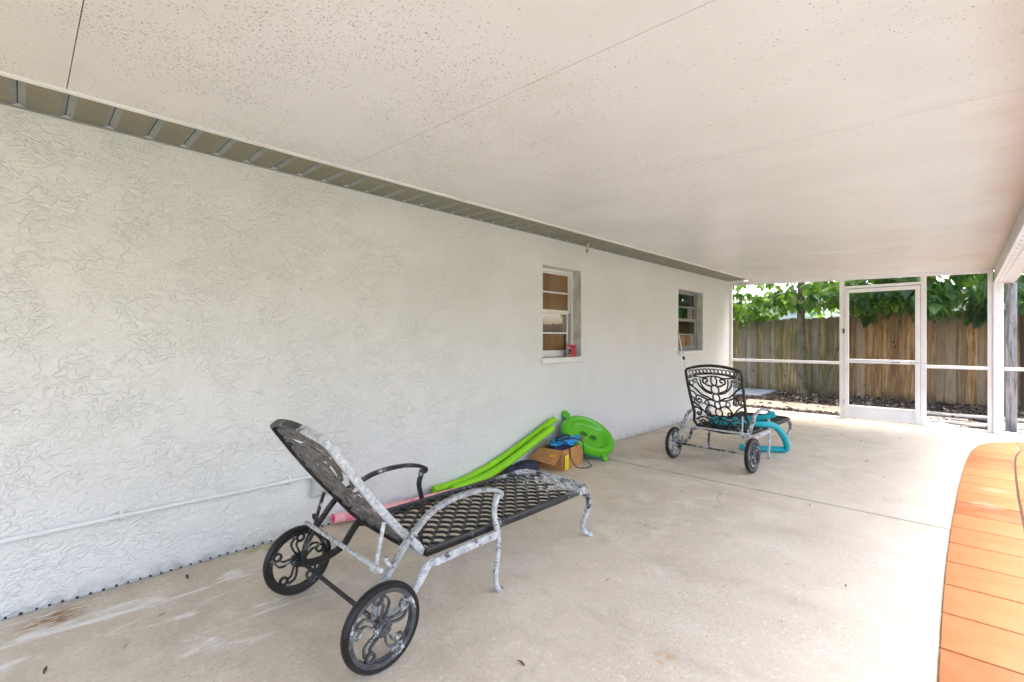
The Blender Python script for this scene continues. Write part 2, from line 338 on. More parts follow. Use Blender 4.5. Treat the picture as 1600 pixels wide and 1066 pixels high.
DARKBR = m_plain('dark_brown_sealant', (.05, .022, .014), .8, .2, 9); DARKG = m_plain('dark_gap', (.02, .02, .02), .9, .2, 9); GROUT = m_plain('grey_grout', (.26, .20, .19), .85, .2, 25)
SLABB = m_plain('blue_grey_pad', (.24, .27, .32), .75, .12, 3, .003); WALKC = m_plain('pale_walkway', (.38, .335, .265), .8, .2, 3, .004, 60, dirt=(.2, .17, .12), dlo=.6)
STEEL = m_plain('screw_steel', (.35, .35, .36), .35, .2, 40, metal=.7); INTER = m_plain('room_wall', (.30, .25, .20), .8, .1, 2)
POOLW = m_plain('pool_plaster', (.5, .55, .56), .6, .08, 2)
LEAFBR = m_plain('dry_brown_leaf', (.12, .07, .035), .8, .4, 40)
kw = N('pool_water'); kw.fin((.16, .22, .23), .03, kw.bump(kw.noise(4, 3), .2, .02)); WATER = kw.m

# ------------------------------------------------------------------ mesh helpers
class MB:
    def __init__(s): s.v = []; s.f = []; s.mi = []
    def add(s, vs, fs, mi=0):
        o = len(s.v); s.v += [tuple(q) for q in vs]; s.f += [tuple(i+o for i in f) for f in fs]; s.mi += [mi]*len(fs); return s
    def box(s, x0, x1, y0, y1, z0, z1, mi=0):
        v = [(x, y, z) for z in (z0, z1) for y in (y0, y1) for x in (x0, x1)]
        return s.add(v, [(0,2,3,1), (4,5,7,6), (0,1,5,4), (2,6,7,3), (0,4,6,2), (1,3,7,5)], mi)
    def bbox(s, x0, x1, y0, y1, z0, z1, b=.004, mi=0):
        """box with chamfered edges"""
        bm = bmesh.new(); bmesh.ops.create_cube(bm, size=1)
        for q in bm.verts: q.co = Vector(((x0+x1)/2+q.co.x*(x1-x0), (y0+y1)/2+q.co.y*(y1-y0), (z0+z1)/2+q.co.z*(z1-z0)))
        bmesh.ops.bevel(bm, geom=bm.edges[:], offset=b, segments=1, affect='EDGES')
        bm.verts.ensure_lookup_table(); bm.verts.index_update()
        s.add([q.co for q in bm.verts], [[q.index for q in f.verts] for f in bm.faces], mi); bm.free(); return s
    def sweep(s, pts, w, h, up=None, closed=False, n=0, mi=0, taper=None):
        """rectangular (n=0, chamfered) or round (n sides) bar along pts; `up` is the constant side axis"""
        P = [Vector(p) for p in pts]; m = len(P); rings = []
        upv = Vector(up) if up else None; prev = None
        for i in range(m):
            a = P[i-1] if (i or closed) else P[i]; b = P[(i+1) % m] if (i < m-1 or closed) else P[i]
            t = (b-a).normalized()
            if upv is not None: u = (upv - t*upv.dot(t)).normalized()
            elif prev is None:
                u = t.orthogonal().normalized()
            else: u = (prev - t*prev.dot(t)).normalized()
            prev = u; bn = t.cross(u); k = taper(i/(m-1)) if taper else 1
            if n: prof = [(cos(2*pi*j/n)*w/2, sin(2*pi*j/n)*h/2) for j in range(n)]
            else:
                c = min(w, h)*.22; W2, H2 = w/2, h/2
                prof = [(-W2+c, -H2), (W2-c, -H2), (W2, -H2+c), (W2, H2-c), (W2-c, H2), (-W2+c, H2), (-W2, H2-c), (-W2, -H2+c)]
            rings.append([P[i]+u*(x*k)+bn*(y*k) for x, y in prof])
        q = len(rings[0]); vs = [v for r in rings for v in r]; fs = []
        for i in range(m if closed else m-1):
            for j in range(q):
                fs.append((i*q+j, i*q+(j+1) % q, ((i+1) % m)*q+(j+1) % q, ((i+1) % m)*q+j))
        if not closed: fs.append(tuple(reversed(range(q)))); fs.append(tuple((m-1)*q+j for j in range(q)))
        return s.add(vs, fs, mi)
    def lathe(s, prof, axis='x', n=32, c=(0,0,0), mi=0, closed=True):
        """prof: (axial, radius) loop"""
        vs = []; m = len(prof)
        for i in range(n):
            a = 2*pi*i/n
            for ax, r in prof:
                p = {'x': (ax, r*cos(a), r*sin(a)), 'y': (r*cos(a), ax, r*sin(a)), 'z': (r*cos(a), r*sin(a), ax)}[axis]
                vs.append((p[0]+c[0], p[1]+c[1], p[2]+c[2]))
        fs = [(i*m+j, i*m+(j+1) % m, ((i+1) % n)*m+(j+1) % m, ((i+1) % n)*m+j) for i in range(n) for j in range(m if closed else m-1)]
        return s.add(vs, fs, mi)
    def build(s, name, mats, parent=None, smooth=False, loc=None):
        me = bpy.data.meshes.new(name); me.from_pydata(s.v, [], s.f)
        for m in (mats if isinstance(mats, (list, tuple)) else [mats]): me.materials.append(m)
        me.polygons.foreach_set('material_index', s.mi)
        bm = bmesh.new(); bm.from_mesh(me); bmesh.ops.recalc_face_normals(bm, faces=bm.faces[:]); bm.to_mesh(me); bm.free()
        if smooth:
            me.polygons.foreach_set('use_smooth', [True]*len(me.polygons)); me.set_sharp_from_angle(angle=R(42))
        me.update()
        return link(name, me, parent, loc)
def link(name, me, parent=None, loc=None):
    o = bpy.data.objects.new(name, me); COL.objects.link(o)
    if parent is not None: o.parent = parent
    if loc is not None: o.location = loc
    return o
def thing(name, label, cat, loc=(0,0,0), rz=0, group=None):
    o = bpy.data.objects.new(name, None); COL.objects.link(o); o.location = loc; o.rotation_euler = (0, 0, rz)
    o.empty_display_size = .1
    return tag(o, label, cat, group)
def tag(o, label=None, cat=None, group=None, kind=None):
    for k, v in (('label', label), ('category', cat), ('group', group), ('kind', kind)):
        if v: o[k] = v
    return o
def spline(pts, per=8, closed=False):
    P = [Vector(p) for p in pts]; n = len(P); out = []
    for i in range(n if closed else n-1):
        g = lambda j: P[j % n] if closed else P[max(0, min(n-1, j))]
        a, b, c, d = g(i-1), g(i), g(i+1), g(i+2)
        for q in range(per):
            t = q/per
            out.append(.5*((2*b)+(c-a)*t+(2*a-5*b+4*c-d)*t*t+(3*b-a-3*c+d)*t**3))
    if not closed: out.append(P[-1])
    return out

# ------------------------------------------------------------------ ground and floor
YE = 9.33                                   # line of the screen wall
def grid_ground(name, x0, x1, y0, y1, z, nx, ny, mat, amp=0, fade=None):
    mb = MB(); vs = []
    from mathutils import noise as mn
    for j in range(ny+1):
        for i in range(nx+1):
            x = x0+(x1-x0)*i/nx; y = y0+(y1-y0)*j/ny
            vs.append((x, y, z+(mn.noise(Vector((x*1.3, y*1.3, 3)))*amp if 0 < i < nx and 0 < j < ny else 0)))
    mb.add(vs, [(j*(nx+1)+i, j*(nx+1)+i+1, (j+1)*(nx+1)+i+1, (j+1)*(nx+1)+i) for j in range(ny) for i in range(nx)])
    return mb.build(name, mat, smooth=True)
g = MB(); g.box(-150, 150, -150, 200, -3.2, -3.0); 
gb = MB()   # lawn sheet with a cut-out for the pool basin
PX0, PX1, PY0, PY1 = .56, 5.0, -3.0, 8.15
for (a, b, c_, d_) in ((-150, PX0, -150, 200), (PX1, 150, -150, 200), (PX0, PX1, -150, PY0), (PX0, PX1, PY1, 200)):
    gb.add([(a, c_, -.10), (b, c_, -.10), (b, d_, -.10), (a, d_, -.10)], [(0,1,2,3)])
tag(gb.build('ground', GRASS), kind='structure')
fl = MB()
JY = 4.39                                  # control joint across the slab
def slabrect(a, b, c_, d_): fl.box(a, b, c_, d_, -.09, 0)
for (a, b, c_, d_) in ((-3.20, PX0, -5, JY-.0045), (-3.20, PX0, JY+.0045, YE+.06), (PX0, PX1, -5, PY0), (PX0, PX1, PY1, YE+.06), (PX1, 7.5, -5, YE+.06)):
    slabrect(a, b, c_, d_)
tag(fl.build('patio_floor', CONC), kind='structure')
jm = MB(); jm.box(-3.2, PX0, JY-.0043, JY+.0043, -.085, -.006); tag(jm.build('floor_joint', DARKG), kind='structure')
pb = MB()
pb.add([(PX0,PY0,-1.4),(PX1,PY0,-1.4),(PX1,PY1,-1.4),(PX0,PY1,-1.4),(PX0,PY0,-.09),(PX1,PY0,-.09),(PX1,PY1,-.09),(PX0,PY1,-.09)],
       [(0,1,2,3),(0,1,5,4),(1,2,6,5),(2,3,7,6),(3,0,4,7)])
tag(pb.build('pool_basin', POOLW), kind='structure')
pw = MB(); pw.box(PX0+.002, PX1-.002, PY0+.002, PY1-.002, -1.39, -.16); tag(pw.build('pool_water', WATER), kind='structure')

# terracotta coping: rows laid across, cut to the curved outer edge
EDGE = [(-3.2, .10), (-1.5, .03), (0, -.02), (1.2, -.05), (2.43, -.071), (3.16, -.076), (3.72, -.074), (4.43, -.064), (5.6, -.038), (6.46, -.006), (7.0, .018), (7.49, .048), (7.9, .10), (8.06, .130), (8.25, .19), (8.43, .305), (8.56, .42), (8.648, .56), (8.69, .78)]
def edge(y):
    for (a, xa), (b, xb) in zip(EDGE, EDGE[1:]):
        if a <= y <= b: return xa+(xb-xa)*(y-a)/(b-a)
    return EDGE[0][1] if y < a else EDGE[-1][1]
cop = MB(); 
for i in range(60):
    ya = -3.2+i*(8.66+3.2)/60; yb = -3.2+(i+1)*(8.66+3.2)/60
    cop.add([(edge(ya)+.006, ya, .009), (edge(ya)+.72, ya, .009), (edge(yb)+.72, yb, .009), (edge(yb)+.006, yb, .009),
             (edge(ya)+.006, ya, .002), (edge(ya)+.72, ya, .002), (edge(yb)+.72, yb, .002), (edge(yb)+.006, yb, .002)], [(0,1,2,3),(0,4,7,3),(1,2,6,5)])
cop.add([(.9, 8.1, .0085), (5.3, 8.1, .0085), (5.3, 8.68, .0085), (.9, 8.68, .0085)], [(0,1,2,3)])
coping = tag(cop.build('pool_coping', GROUT), kind='structure')
xj = MB()
for i in range(24):
    ya = 3.4+i*.19; yb = ya+.19; o = .352
    if yb < 8.0: xj.add([(edge(ya)+o-.008, ya, .0105), (edge(ya)+o+.010, ya, .0105), (edge(yb)+o+.010, yb, .0105), (edge(yb)+o-.008, yb, .0105)], [(0,1,2,3)])
xj.build('expansion_joint', DARKBR, coping)
def tile(poly):
    t = MB(); n = len(poly); cx = sum(p[0] for p in poly)/n; cy = sum(p[1] for p in poly)/n
    dz = random.uniform(-.0007, .0007); tx = random.uniform(-.004, .004)
    lo = [(x-cx, y-cy, 0) for x, y in poly]; mid = [(x-cx, y-cy, .0085+dz+tx*(x-cx)) for x, y in poly]
    k = .012
    hi = [((x-cx)*(1-k), (y-cy)*(1-k), .0105+dz+tx*(x-cx)) for x, y in poly]
    fs = [tuple(range(2*n, 3*n))]+[(i, (i+1) % n, n+(i+1) % n, n+i) for i in range(n)]+[(n+i, n+(i+1) % n, 2*n+(i+1) % n, 2*n+i) for i in range(n)]
    t.add(lo+mid+hi, fs); return t.build('tile', TILE, coping, loc=(cx, cy, .0045))
PT = .3553; y = 8.69-PT*33; G = .0065
while y < 8.6:
    y0, y1 = y+G, min(y+PT, 8.69)-G
    ys = [y0+(y1-y0)*q/5 for q in range(6)]
    inn = lambda q: min(edge(q)+.352, .46)
    sk_ = .03
    L = [(edge(q), q) for q in ys]; Rr = [(inn(q)-.007, q+sk_*.4) for q in ys]
    if y0 > 8.0: Rr = [(max(.45, edge(q)+.06) if q < 8.5 else .62, q) for q in ys]
    tile(Rr+L[::-1])
    L2 = [(p[0]+.016, p[1]) for p in Rr]; R2 = [(min(edge(q)+.71, .83) if y0 < 8.0 else .83, q+sk_*.4) for q in ys]
    if min(b[0]-a[0] for a, b in zip(L2, R2)) > .05: tile(R2+L2[::-1])
    if y0 > 7.95:
        x = .84
        while x < 5.2: tile([(x, y0), (x+.346, y0), (x+.346, y1), (x, y1)]); x += .3553
    y += PT

# ------------------------------------------------------------------ house: stucco wall, windows, soffit
house = thing('house', 'long white stucco house wall with two small recessed windows', 'house', (-3.22, 2.6, 0))
HX = -3.22; HO = (-HX, -2.6, 0)
def hb(mb, name, mat, parent=None, smooth=False):
    o = mb.build(name, mat, parent or house, smooth)
    if parent is None: o.location = HO
    return o
WIN = [(3.817, 4.51, 1.10, 2.09), (7.096, 8.043, 1.113, 2.087)]
wm = MB(); ZT = 2.46; TH = .20; Y0, Y1 = -5.0, 9.32
ysl = [Y0]; 
for w in WIN: ysl += [w[0], w[1]]
ysl.append(Y1)
for i in range(len(ysl)-1):
    a, b = ysl[i], ysl[i+1]
    if i % 2 == 0: wm.add([(HX,a,-.1),(HX,b,-.1),(HX,b,ZT),(HX,a,ZT)], [(0,1,2,3)])
    else:
        w = WIN[i//2]
        wm.add([(HX,a,-.1),(HX,b,-.1),(HX,b,w[2]),(HX,a,w[2])], [(0,1,2,3)]); wm.add([(HX,a,w[3]),(HX,b,w[3]),(HX,b,ZT),(HX,a,ZT)], [(0,1,2,3)])
        X2 = HX-.19
        wm.add([(HX,a,w[2]),(X2,a,w[2]),(X2,a,w[3]),(HX,a,w[3])], [(0,1,2,3)], 1); wm.add([(HX,b,w[2]),(X2,b,w[2]),(X2,b,w[3]),(HX,b,w[3])], [(0,1,2,3)], 1)
        wm.add([(HX,a,w[2]),(X2,a,w[2]),(X2,b,w[2]),(HX,b,w[2])], [(0,1,2,3)], 1); wm.add([(HX,a,w[3]),(X2,a,w[3]),(X2,b,w[3]),(HX,b,w[3])], [(0,1,2,3)])
wm.add([(HX,Y1,-.1),(HX-6,Y1,-.1),(HX-6,Y1,ZT),(HX,Y1,ZT)], [(0,1,2,3)])
wm.add([(HX,Y0,-.1),(HX-6,Y0,-.1),(HX-6,Y0,ZT),(HX,Y0,ZT)], [(0,1,2,3)])
wm.add([(HX-6,Y0,-.1),(HX-6,Y1,-.1),(HX-6,Y1,ZT),(HX-6,Y0,ZT)], [(0,1,2,3)])
wm.add([(HX,Y0,ZT),(HX,Y1,ZT),(HX-6,Y1,ZT+.02),(HX-6,Y0,ZT+.02)], [(0,1,2,3)])
hb(wm, 'wall', [STUCCO, JAMB])
def make_window(w, first):
    a, b, z0, z1 = w; win = bpy.data.objects.new('window', None); COL.objects.link(win); win.parent = house; win.location = HO
    win['label'] = 'white framed window with brown blind' if first else 'grey framed window reflecting the garden'
    FR = WHITE2 if first else GREYFR; xg = HX-(.145 if first else .12)
    if True:   # reveal lining seen on the far jamb, outer frame
        mb = MB(); fw = .030 if first else .030
        mb.bbox(xg-.03, xg+.03, a+.001, a+fw, z0+.002, z1-.002, .003); mb.bbox(xg-.03, xg+.03, b-fw, b-.001, z0+.002, z1-.002, .003)
        mb.bbox(xg-.029, xg+.029, a+fw, b-fw, z1-fw*1.1, z1-.002, .003); mb.bbox(xg-.029, xg+.029, a+fw, b-fw, z0+.002, z0+.035, .003)
        hb(mb, 'frame', FR, win)
    zm = (z0+z1)/2+.01
    for k, (za, zb, dx, inset) in enumerate(((zm, z1-fw*1.1, -.012, .0), (z0+.035, zm-.002, .008, .055 if first else .04))):
        ya, yb = a+fw, b-fw-inset
        sash = MB(); s = .018; x0, x1 = xg+dx-.010, xg+dx+.010
        sash.bbox(x0, x1, ya+.001, ya+s, za, zb, .002); sash.bbox(x0, x1, yb-s, yb, za, zb, .002)
        sash.bbox(x0+.001, x1+.004, ya+s, yb-s, za, za+(.038 if k == 1 else .028), .002); sash.bbox(x0+.001, x1-.001, ya+s, yb-s, zb-s, zb, .002)
        so_ = hb(sash, 'sash', FR, win)
        mu = MB(); zc = (za+zb)/2; mu.bbox(x0+.002, x1+.002, ya+s, yb-s, zc-.009, zc+.009, .002); hb(mu, 'muntin', FR, win)
        for (p, q) in ((za+.03, zc-.008), (zc+.008, zb-.02)):
            pn = MB(); pn.add([(xg+dx, ya+s-.004, p), (xg+dx, yb-s+.004, p), (xg+dx, yb-s+.004, q), (xg+dx, ya+s-.004, q)], [(0,1,2,3)]); hb(pn, 'pane', GLASS1 if first else GLASS, win)
        if inset:
            tr = MB(); tr.bbox(xg-.02, xg+.016, yb+.002, b-fw-.001, za, zb, .003); tr.box(xg+.016, xg+.018, yb+.018, yb+.026, za+.01, zb-.01); hb(tr, 'track', GREYFR if first else FR, win)
    sill = MB(); sill.bbox(HX-.16, HX+.035, a-.03, b+.03, z0-.062, z0-.003, .006); hb(sill, 'sill', WHITE2, win)
    bl = MB(); n = 24
    for i in range(n):
        p = a-.1+(b-a+.2)*i/n; q = a-.1+(b-a+.2)*(i+1)/n
        dp = -.170 if first else -.5; o = dp+.006*sin(i*1.9); o2 = dp+.006*sin((i+1)*1.9)
        bl.add([(HX+o, p, z0-.1), (HX+o2, q, z0-.1), (HX+o2, q, z1+.1), (HX+o, p, z1+.1)], [(0,1,2,3)])
    hb(bl, 'blind', CURT if first else INTER, win, True)
make_window(WIN[0], True); make_window(WIN[1], False)
# vented soffit, one strip per panel
SZ = 2.40; PW = .1635; XS0, XS1 = HX+.001, -2.80
sp = MB(); prof = [(0, 0), (.116, 0), (.1345, .012), (.1385, .0125), (.1425, .0125), (.1635, 0)]
for i in range(len(prof)-1):
    (p, zp), (q, zq) = prof[i], prof[i+1]
    sp.add([(XS0-HX, p, zp), (XS1-HX, p, zp), (XS1-HX, q, zq), (XS0-HX, q, zq)], [(0,1,2,3)], 0 if i == 0 else (2 if i == 2 else 1))
first = None; n0 = int((-5.0-.152)/PW)
for i in range(n0, 100):
    yy = .152-.143+i*PW
    if yy > 9.29: break
    if first is None: first = sp.build('soffit_panel', [SOFF, RIB, DARKG], house, loc=(0, yy-2.6, SZ)); o = first
    else: o = link('soffit_panel', first.data, house, (0, yy-2.6, SZ))
sb = MB(); sb.box(HX-.01, -2.80, -5, 9.32, SZ+.02, SZ+.05); hb(sb, 'soffit_backing', DARKG)
ec = MB(); ec.box(HX+.002, -2.79, 9.29, 9.365, 2.3905, 2.47); hb(ec, 'soffit_end_cap', WHITE2)
tw = MB(); tw.box(HX+.0005, HX+.006, -5, 9.32, SZ-.012, SZ-.0008); hb(tw, 'soffit_channel', GREYFR)
# black keyed edge showing under the stucco
nb = MB(); y = -1.0; rr = random.Random(3)
while y < 3.2:
    nb.box(HX+.002, HX+.011+rr.random()*.008, y, y+.007+rr.random()*.005, .0006, .004+rr.random()*.005); y += .043+rr.random()*.012
o = hb(nb, 'weep_strip', DARKG); o['kind'] = 'stuff'

# ------------------------------------------------------------------ patio roof
roof = thing('patio_roof', 'white insulated patio roof with panel seams and mildew specks', 'roof', (-1.3, 2.6, 0))
RO = (1.3, -2.6, 0)
def rb(mb, name, mat, smooth=False, parent=None):
    o = mb.build(name, mat, parent or roof, smooth)
    if parent is None: o.location = RO
    return o
cz = lambda x: 2.375-.036*(x+2.8)
XR0, XR1 = -2.80, .30
seams = [.13+1.275*k for k in range(-2, 8)]+[9.40]  # unseen rear end of the roof cut short to let in more light
for a, b in zip(seams, seams[1:]):
    m = MB(); nx = 12; a += .0015; b -= .0015
    lo = [(XR0+(XR1-XR0)*i/nx, q, cz(XR0+(XR1-XR0)*i/nx)) for q in (a, b) for i in range(nx+1)]
    hi = [(p[0], p[1], p[2]+.075) for p in lo]; N1 = nx+1; T = 2*N1
    fs = [(i, i+1, N1+i+1, N1+i) for i in range(nx)]+[(T+i, T+N1+i, T+N1+i+1, T+i+1) for i in range(nx)]
    fs += [(i, T+i, T+i+1, i+1) for i in range(nx)]+[(N1+i, N1+i+1, T+N1+i+1, T+N1+i) for i in range(nx)]+[(0, N1, T+N1, T), (nx, T+nx, T+N1+nx, N1+nx)]
    m.add(lo+hi, fs); rb(m, 'roof_panel', CEIL)
m = MB(); m.add([(XR0-.01, -2.4, 2.46), (XR1+.2, -2.4, 2.345), (XR1+.2, 9.45, 2.345), (XR0-.01, 9.45, 2.46), (XR0-.01, -2.4, 2.48), (XR1+.2, -2.4, 2.365), (XR1+.2, 9.45, 2.365), (XR0-.01, 9.45, 2.48)], [(0,1,2,3), (4,5,6,7), (0,1,5,4), (1,2,6,5), (2,3,7,6), (3,0,4,7)])
rb(m, 'roof_sheet', WHITE)
m = MB(); m.bbox(-2.812, -2.782, -2.4, 9.30, 2.366, 2.402, .002); rb(m, 'wall_channel', WHITE2)
# pool-side beam, with its screwed angle
m = MB(); m.bbox(.335, .505, -2.4, 9.75, 2.088, 2.34, .006); rb(m, 'beam', WHITE)
m = MB(); m.bbox(.297, .333, -2.4, 9.31, 2.10, 2.262, .003); rb(m, 'beam_face', m_plain('shaded_beam_side', (.60, .59, .565), .5, .1, 5, dirt=(.36, .33, .28)))  # shade on the beam's side painted in as grey, with some dirt
m = MB(); m.bbox(.293, .365, -2.4, 9.31, 2.083, 2.0995, .002); m.box(.366, .371, -2.4, 9.31, 2.079, 2.0875); ang = rb(m, 'beam_angle', WHITE)
sc = MB(); sc.lathe([(0, .0005), (-.004, .004), (-.0045, .0065), (0, .0085)], 'z', 8, (0, 0, 0), 0, False)
f0 = None
for i in range(40):
    for (x, z) in ((.325, 2.083),):
        yy = .3+i*.225
        f0 = f0 or sc.build('screw', STEEL, roof).data
        o = link('screw', f0, roof, (x+RO[0], yy+RO[1], z))
bpy.data.objects.remove([o for o in roof.children if o.name == 'screw'][0])

# ------------------------------------------------------------------ screen enclosure and its door
enc = thing('screen_enclosure', 'white aluminium screen wall with mid rails across patio end', 'screen', (-1.4, YE, 0))
EO = (1.4, -YE, 0)
def eb(mb, name, mat, parent=None):
    o = mb.build(name, mat, parent or enc)
    if parent is None: o.location = EO
    return o
hz = lambda x: 2.31-.0265*(x+3.2)          # underside of sloping header
def post(x0, x1, z1a, z0=0.0, dep=.05):
    m = MB(); m.bbox(x0, x1, YE-dep/2, YE+dep/2, z0, z1a, .003); m.box((x0+x1)/2-.002, (x0+x1)/2+.002, YE-dep/2-.0015, YE-dep/2+.002, z0+.003, z1a-.003); eb(m, 'post', WHITE)
def rail(x0, x1, z0, z1, dep=.045, parent=None, name='rail', yc=YE):
    m = MB(); m.bbox(x0+.001, x1-.001, yc-dep/2, yc+dep/2, z0, z1, .003); return eb(m, name, WHITE, parent)
m = MB()
x0, x1 = -3.21, .285
v = [(x0, YE-.026, hz(x0)), (x1, YE-.026, hz(x1)), (x1, YE-.026, cz(x1)-.002), (x0, YE-.026, cz(x0)-.002), (x0, YE+.026, hz(x0)), (x1, YE+.026, hz(x1)), (x1, YE+.026, cz(x1)-.002), (x0, YE+.026, cz(x0)-.002)]
m.add(v, [(0,1,2,3), (4,7,6,5), (0,4,5,1), (3,2,6,7), (1,5,6,2), (0,3,7,4)]); eb(m, 'header', WHITE)
post(-3.218, -3.175, hz(-3.2)-.001); post(-1.482, -1.42, hz(-1.44)-.001); post(-.472, -.408, hz(-.44)-.001); post(.232, .283, hz(.25)-.001)
m = MB(); m.bbox(.285, .387, YE-.055, YE+.055, 0, 2.086, .004); eb(m, 'corner_post', WHITE)
rail(-3.175, -1.482, .885, .932); rail(-3.175, -1.482, 0.001, .03); rail(-.408, .232, .868, .915); rail(-.408, .232, .001, .03)
rail(-1.42, -.472, 2.118, 2.16)
for (x0, x1) in ((.387, 2.3), (2.36, 4.4)):
    rail(x0, x1, .868, .915); rail(x0, x1, .001, .03); rail(x0, x1, 2.95, 3.0)
post(2.30, 2.36, 3.0); post(4.40, 4.46, 3.0); post(.51, .56, 3.0, 2.35)
def screenp(x0, x1, z0, z1, parent=None, yc=YE):
    m = MB(); m.add([(x0, yc, z0), (x1, yc, z0), (x1, yc, z1), (x0, yc, z1)], [(0,1,2,3)]); eb(m, 'screen_mesh', SCREEN, parent)
for a in ((-3.175, -1.482, .03, .885), (-3.175, -1.482, .932, 2.27), (-.408, .232, .03, .868), (-.408, .232, .915, 2.24), (-1.42, -.472, 2.16, 2.26), (.387, 2.3, .03, .868), (.387, 2.3, .915, 2.95), (2.36, 4.4, .03, .868), (2.36, 4.4, .915, 2.95)):
    screenp(*a)
door = bpy.data.objects.new('screen_door', None); COL.objects.link(door); door.parent = enc; door.location = EO
yd = YE-.012
for (p, q) in ((-1.415, -1.357), (-.535, -.477)):
    m = MB(); m.bbox(p, q, yd-.02, yd+.02, .018, 2.108, .003); m.box((p+q)/2-.0015, (p+q)/2+.0015, yd-.0215, yd-.01, .03, 2.1); eb(m, 'stile', WHITE, door)
rail(-1.357, -.535, 2.05, 2.108, .038, door, 'door_rail', yd); rail(-1.357, -.535, .915, .978, .038, door, 'door_rail', yd); rail(-1.357, -.535, .018, .06, .038, door, 'door_rail', yd); rail(-1.357, -.535, .205, .232, .038, door, 'door_rail', yd)
m = MB(); m.bbox(-1.357, -.535, yd-.008, yd+.008, .06, .205, .002); eb(m, 'kick_plate', m_plain('pale_blue_white_plate', (.72, .75, .80), .35, .05, 3, dirt=(.5, .5, .48)), door)
screenp(-1.357, -.535, .232, .915, door, yd); screenp(-1.357, -.535, .978, 2.05, door, yd)
m = MB(); m.bbox(-.80, -.71, yd-.035, yd-.021, .935, .958, .003); m.bbox(-.79, -.765, yd-.055, yd-.035, .938, .955, .003); eb(m, 'latch', STEEL, door)
m = MB(); m.bbox(-.57, -.40, yd-.042, yd-.028, .938, .950, .003); m.bbox(-.585, -.565, yd-.045, yd-.0215, .932, .956, .003); eb(m, 'slide_bolt', GREYBOX, door)
m = MB(); m.bbox(-1.43, -1.41, yd-.036, yd-.021, 1.40, 1.47, .003); eb(m, 'hinge', DARKG, door)
m = MB(); m.bbox(-1.43, -1.41, yd-.036, yd-.021, .25, .32, .003); eb(m, 'hinge', GREYBOX, door)

# ------------------------------------------------------------------ garden beyond the screen
bed = grid_ground('garden_bed', -9, 9, YE+.08, 15.5, -.045, 90, 32, MULCH, .05); tag(bed, kind='structure')
lm = MB(); rr = random.Random(11)
for i in range(9000):
    x = rr.uniform(-4.6, 3.0); yy = rr.uniform(YE+.12, 13.1); L = rr.uniform(.03, .12); w = L*rr.uniform(.22, .5); a = rr.uniform(0, 2*pi)
    if -3.35 < x < -1.1 and 10.0 < yy < 11.05 and rr.random() < .96: continue
    if -.7 < x < 3 and 9.62 < yy < 10.72 and rr.random() < .95: continue
    if x < -3.4 and 11.6 < yy and rr.random() < .9: continue
    z = rr.uniform(-.035, .0); t1 = rr.uniform(-.03, .03)
    ca, sa = cos(a), sin(a); P = lambda u, v_, q: (x+u*ca-v_*sa, yy+u*sa+v_*ca, z+q)
    lm.add([P(-L/2, 0, 0), P(0, -w/2, .012+t1), P(L/2, 0, .01), P(0, w/2, .012-t1), P(0, 0, .02)], [(0,1,4), (1,2,4), (2,3,4), (3,0,4)])
tag(lm.build('leaf_litter', LITTER), 'dead brown leaves and bark strewn over the garden bed', 'leaf litter', kind='stuff')
wk = MB(); wk.bbox(-3.4, -1.15, 10.02, 11.02, -.12, -.004, .012); tag(wk.build('walkway', WALKC), kind='structure')
pdm = MB(); pdm.bbox(-5.6, -3.35, 11.6, 13.0, -.15, .03, .012); tag(pdm.build('equipment_pad', SLABB), 'blue-grey concrete pad at the foot of the grey-green fence', 'concrete pad')
dk = thing('plank_path', 'weathered grey plank path on the ground behind the corner panel', 'path', (1.2, 10.2, 0))
rr = random.Random(5)
for j in range(6):
    for (xa, xb) in ((-.75, .05+rr.uniform(-.3, .3)), (.06+rr.uniform(.3, .4), 1.9), (1.95, 3.6)):
        m = MB(); zt = rr.uniform(-.012, .004); m.bbox(xa-1.2, xb-1.2, 9.66+j*.178-10.2, 9.66+j*.178+.155+rr.uniform(-.02, .01)-10.2, -.06, zt, .006)
        o = m.build('plank', TIMBER, dk); o.rotation_euler.z = rr.uniform(-.018, .018)
lgm = MB(); lgm.sweep([(-.9+i*.35, 10.86+.02*sin(i*1.3), .005+.008*sin(i*2.1)) for i in range(14)], .10, .10, n=10)
tag(lgm.build('border_log', TIMBER, smooth=True), 'grey weathered border log lying along the plank path', 'log')
for i, (x, yy, a, L) in enumerate(((.05, 9.72, .5, .5), (.16, 9.70, .8, .42), (-.03, 9.8, .35, .38))):
    m = MB(); m.bbox(-L/2, L/2, -.03, .03, .0, .014, .004); o = m.build('wood_offcut', TIMBER, loc=(x, yy, .006+.018*i)); o.rotation_euler = (0, -.12, -a)
    tag(o, 'splintered timber offcut lying loose on the plank path by the corner', 'wood scrap', 'loose offcuts on the plank path')
# wooden posts
m = MB(); m.bbox(-.055, .055, -.055, .055, -.1, 2.086, .006); tag(m.build('timber_post', POSTW, loc=(.475, 9.86-.2, 0)), 'weathered grey timber post standing behind the white corner post', 'post')

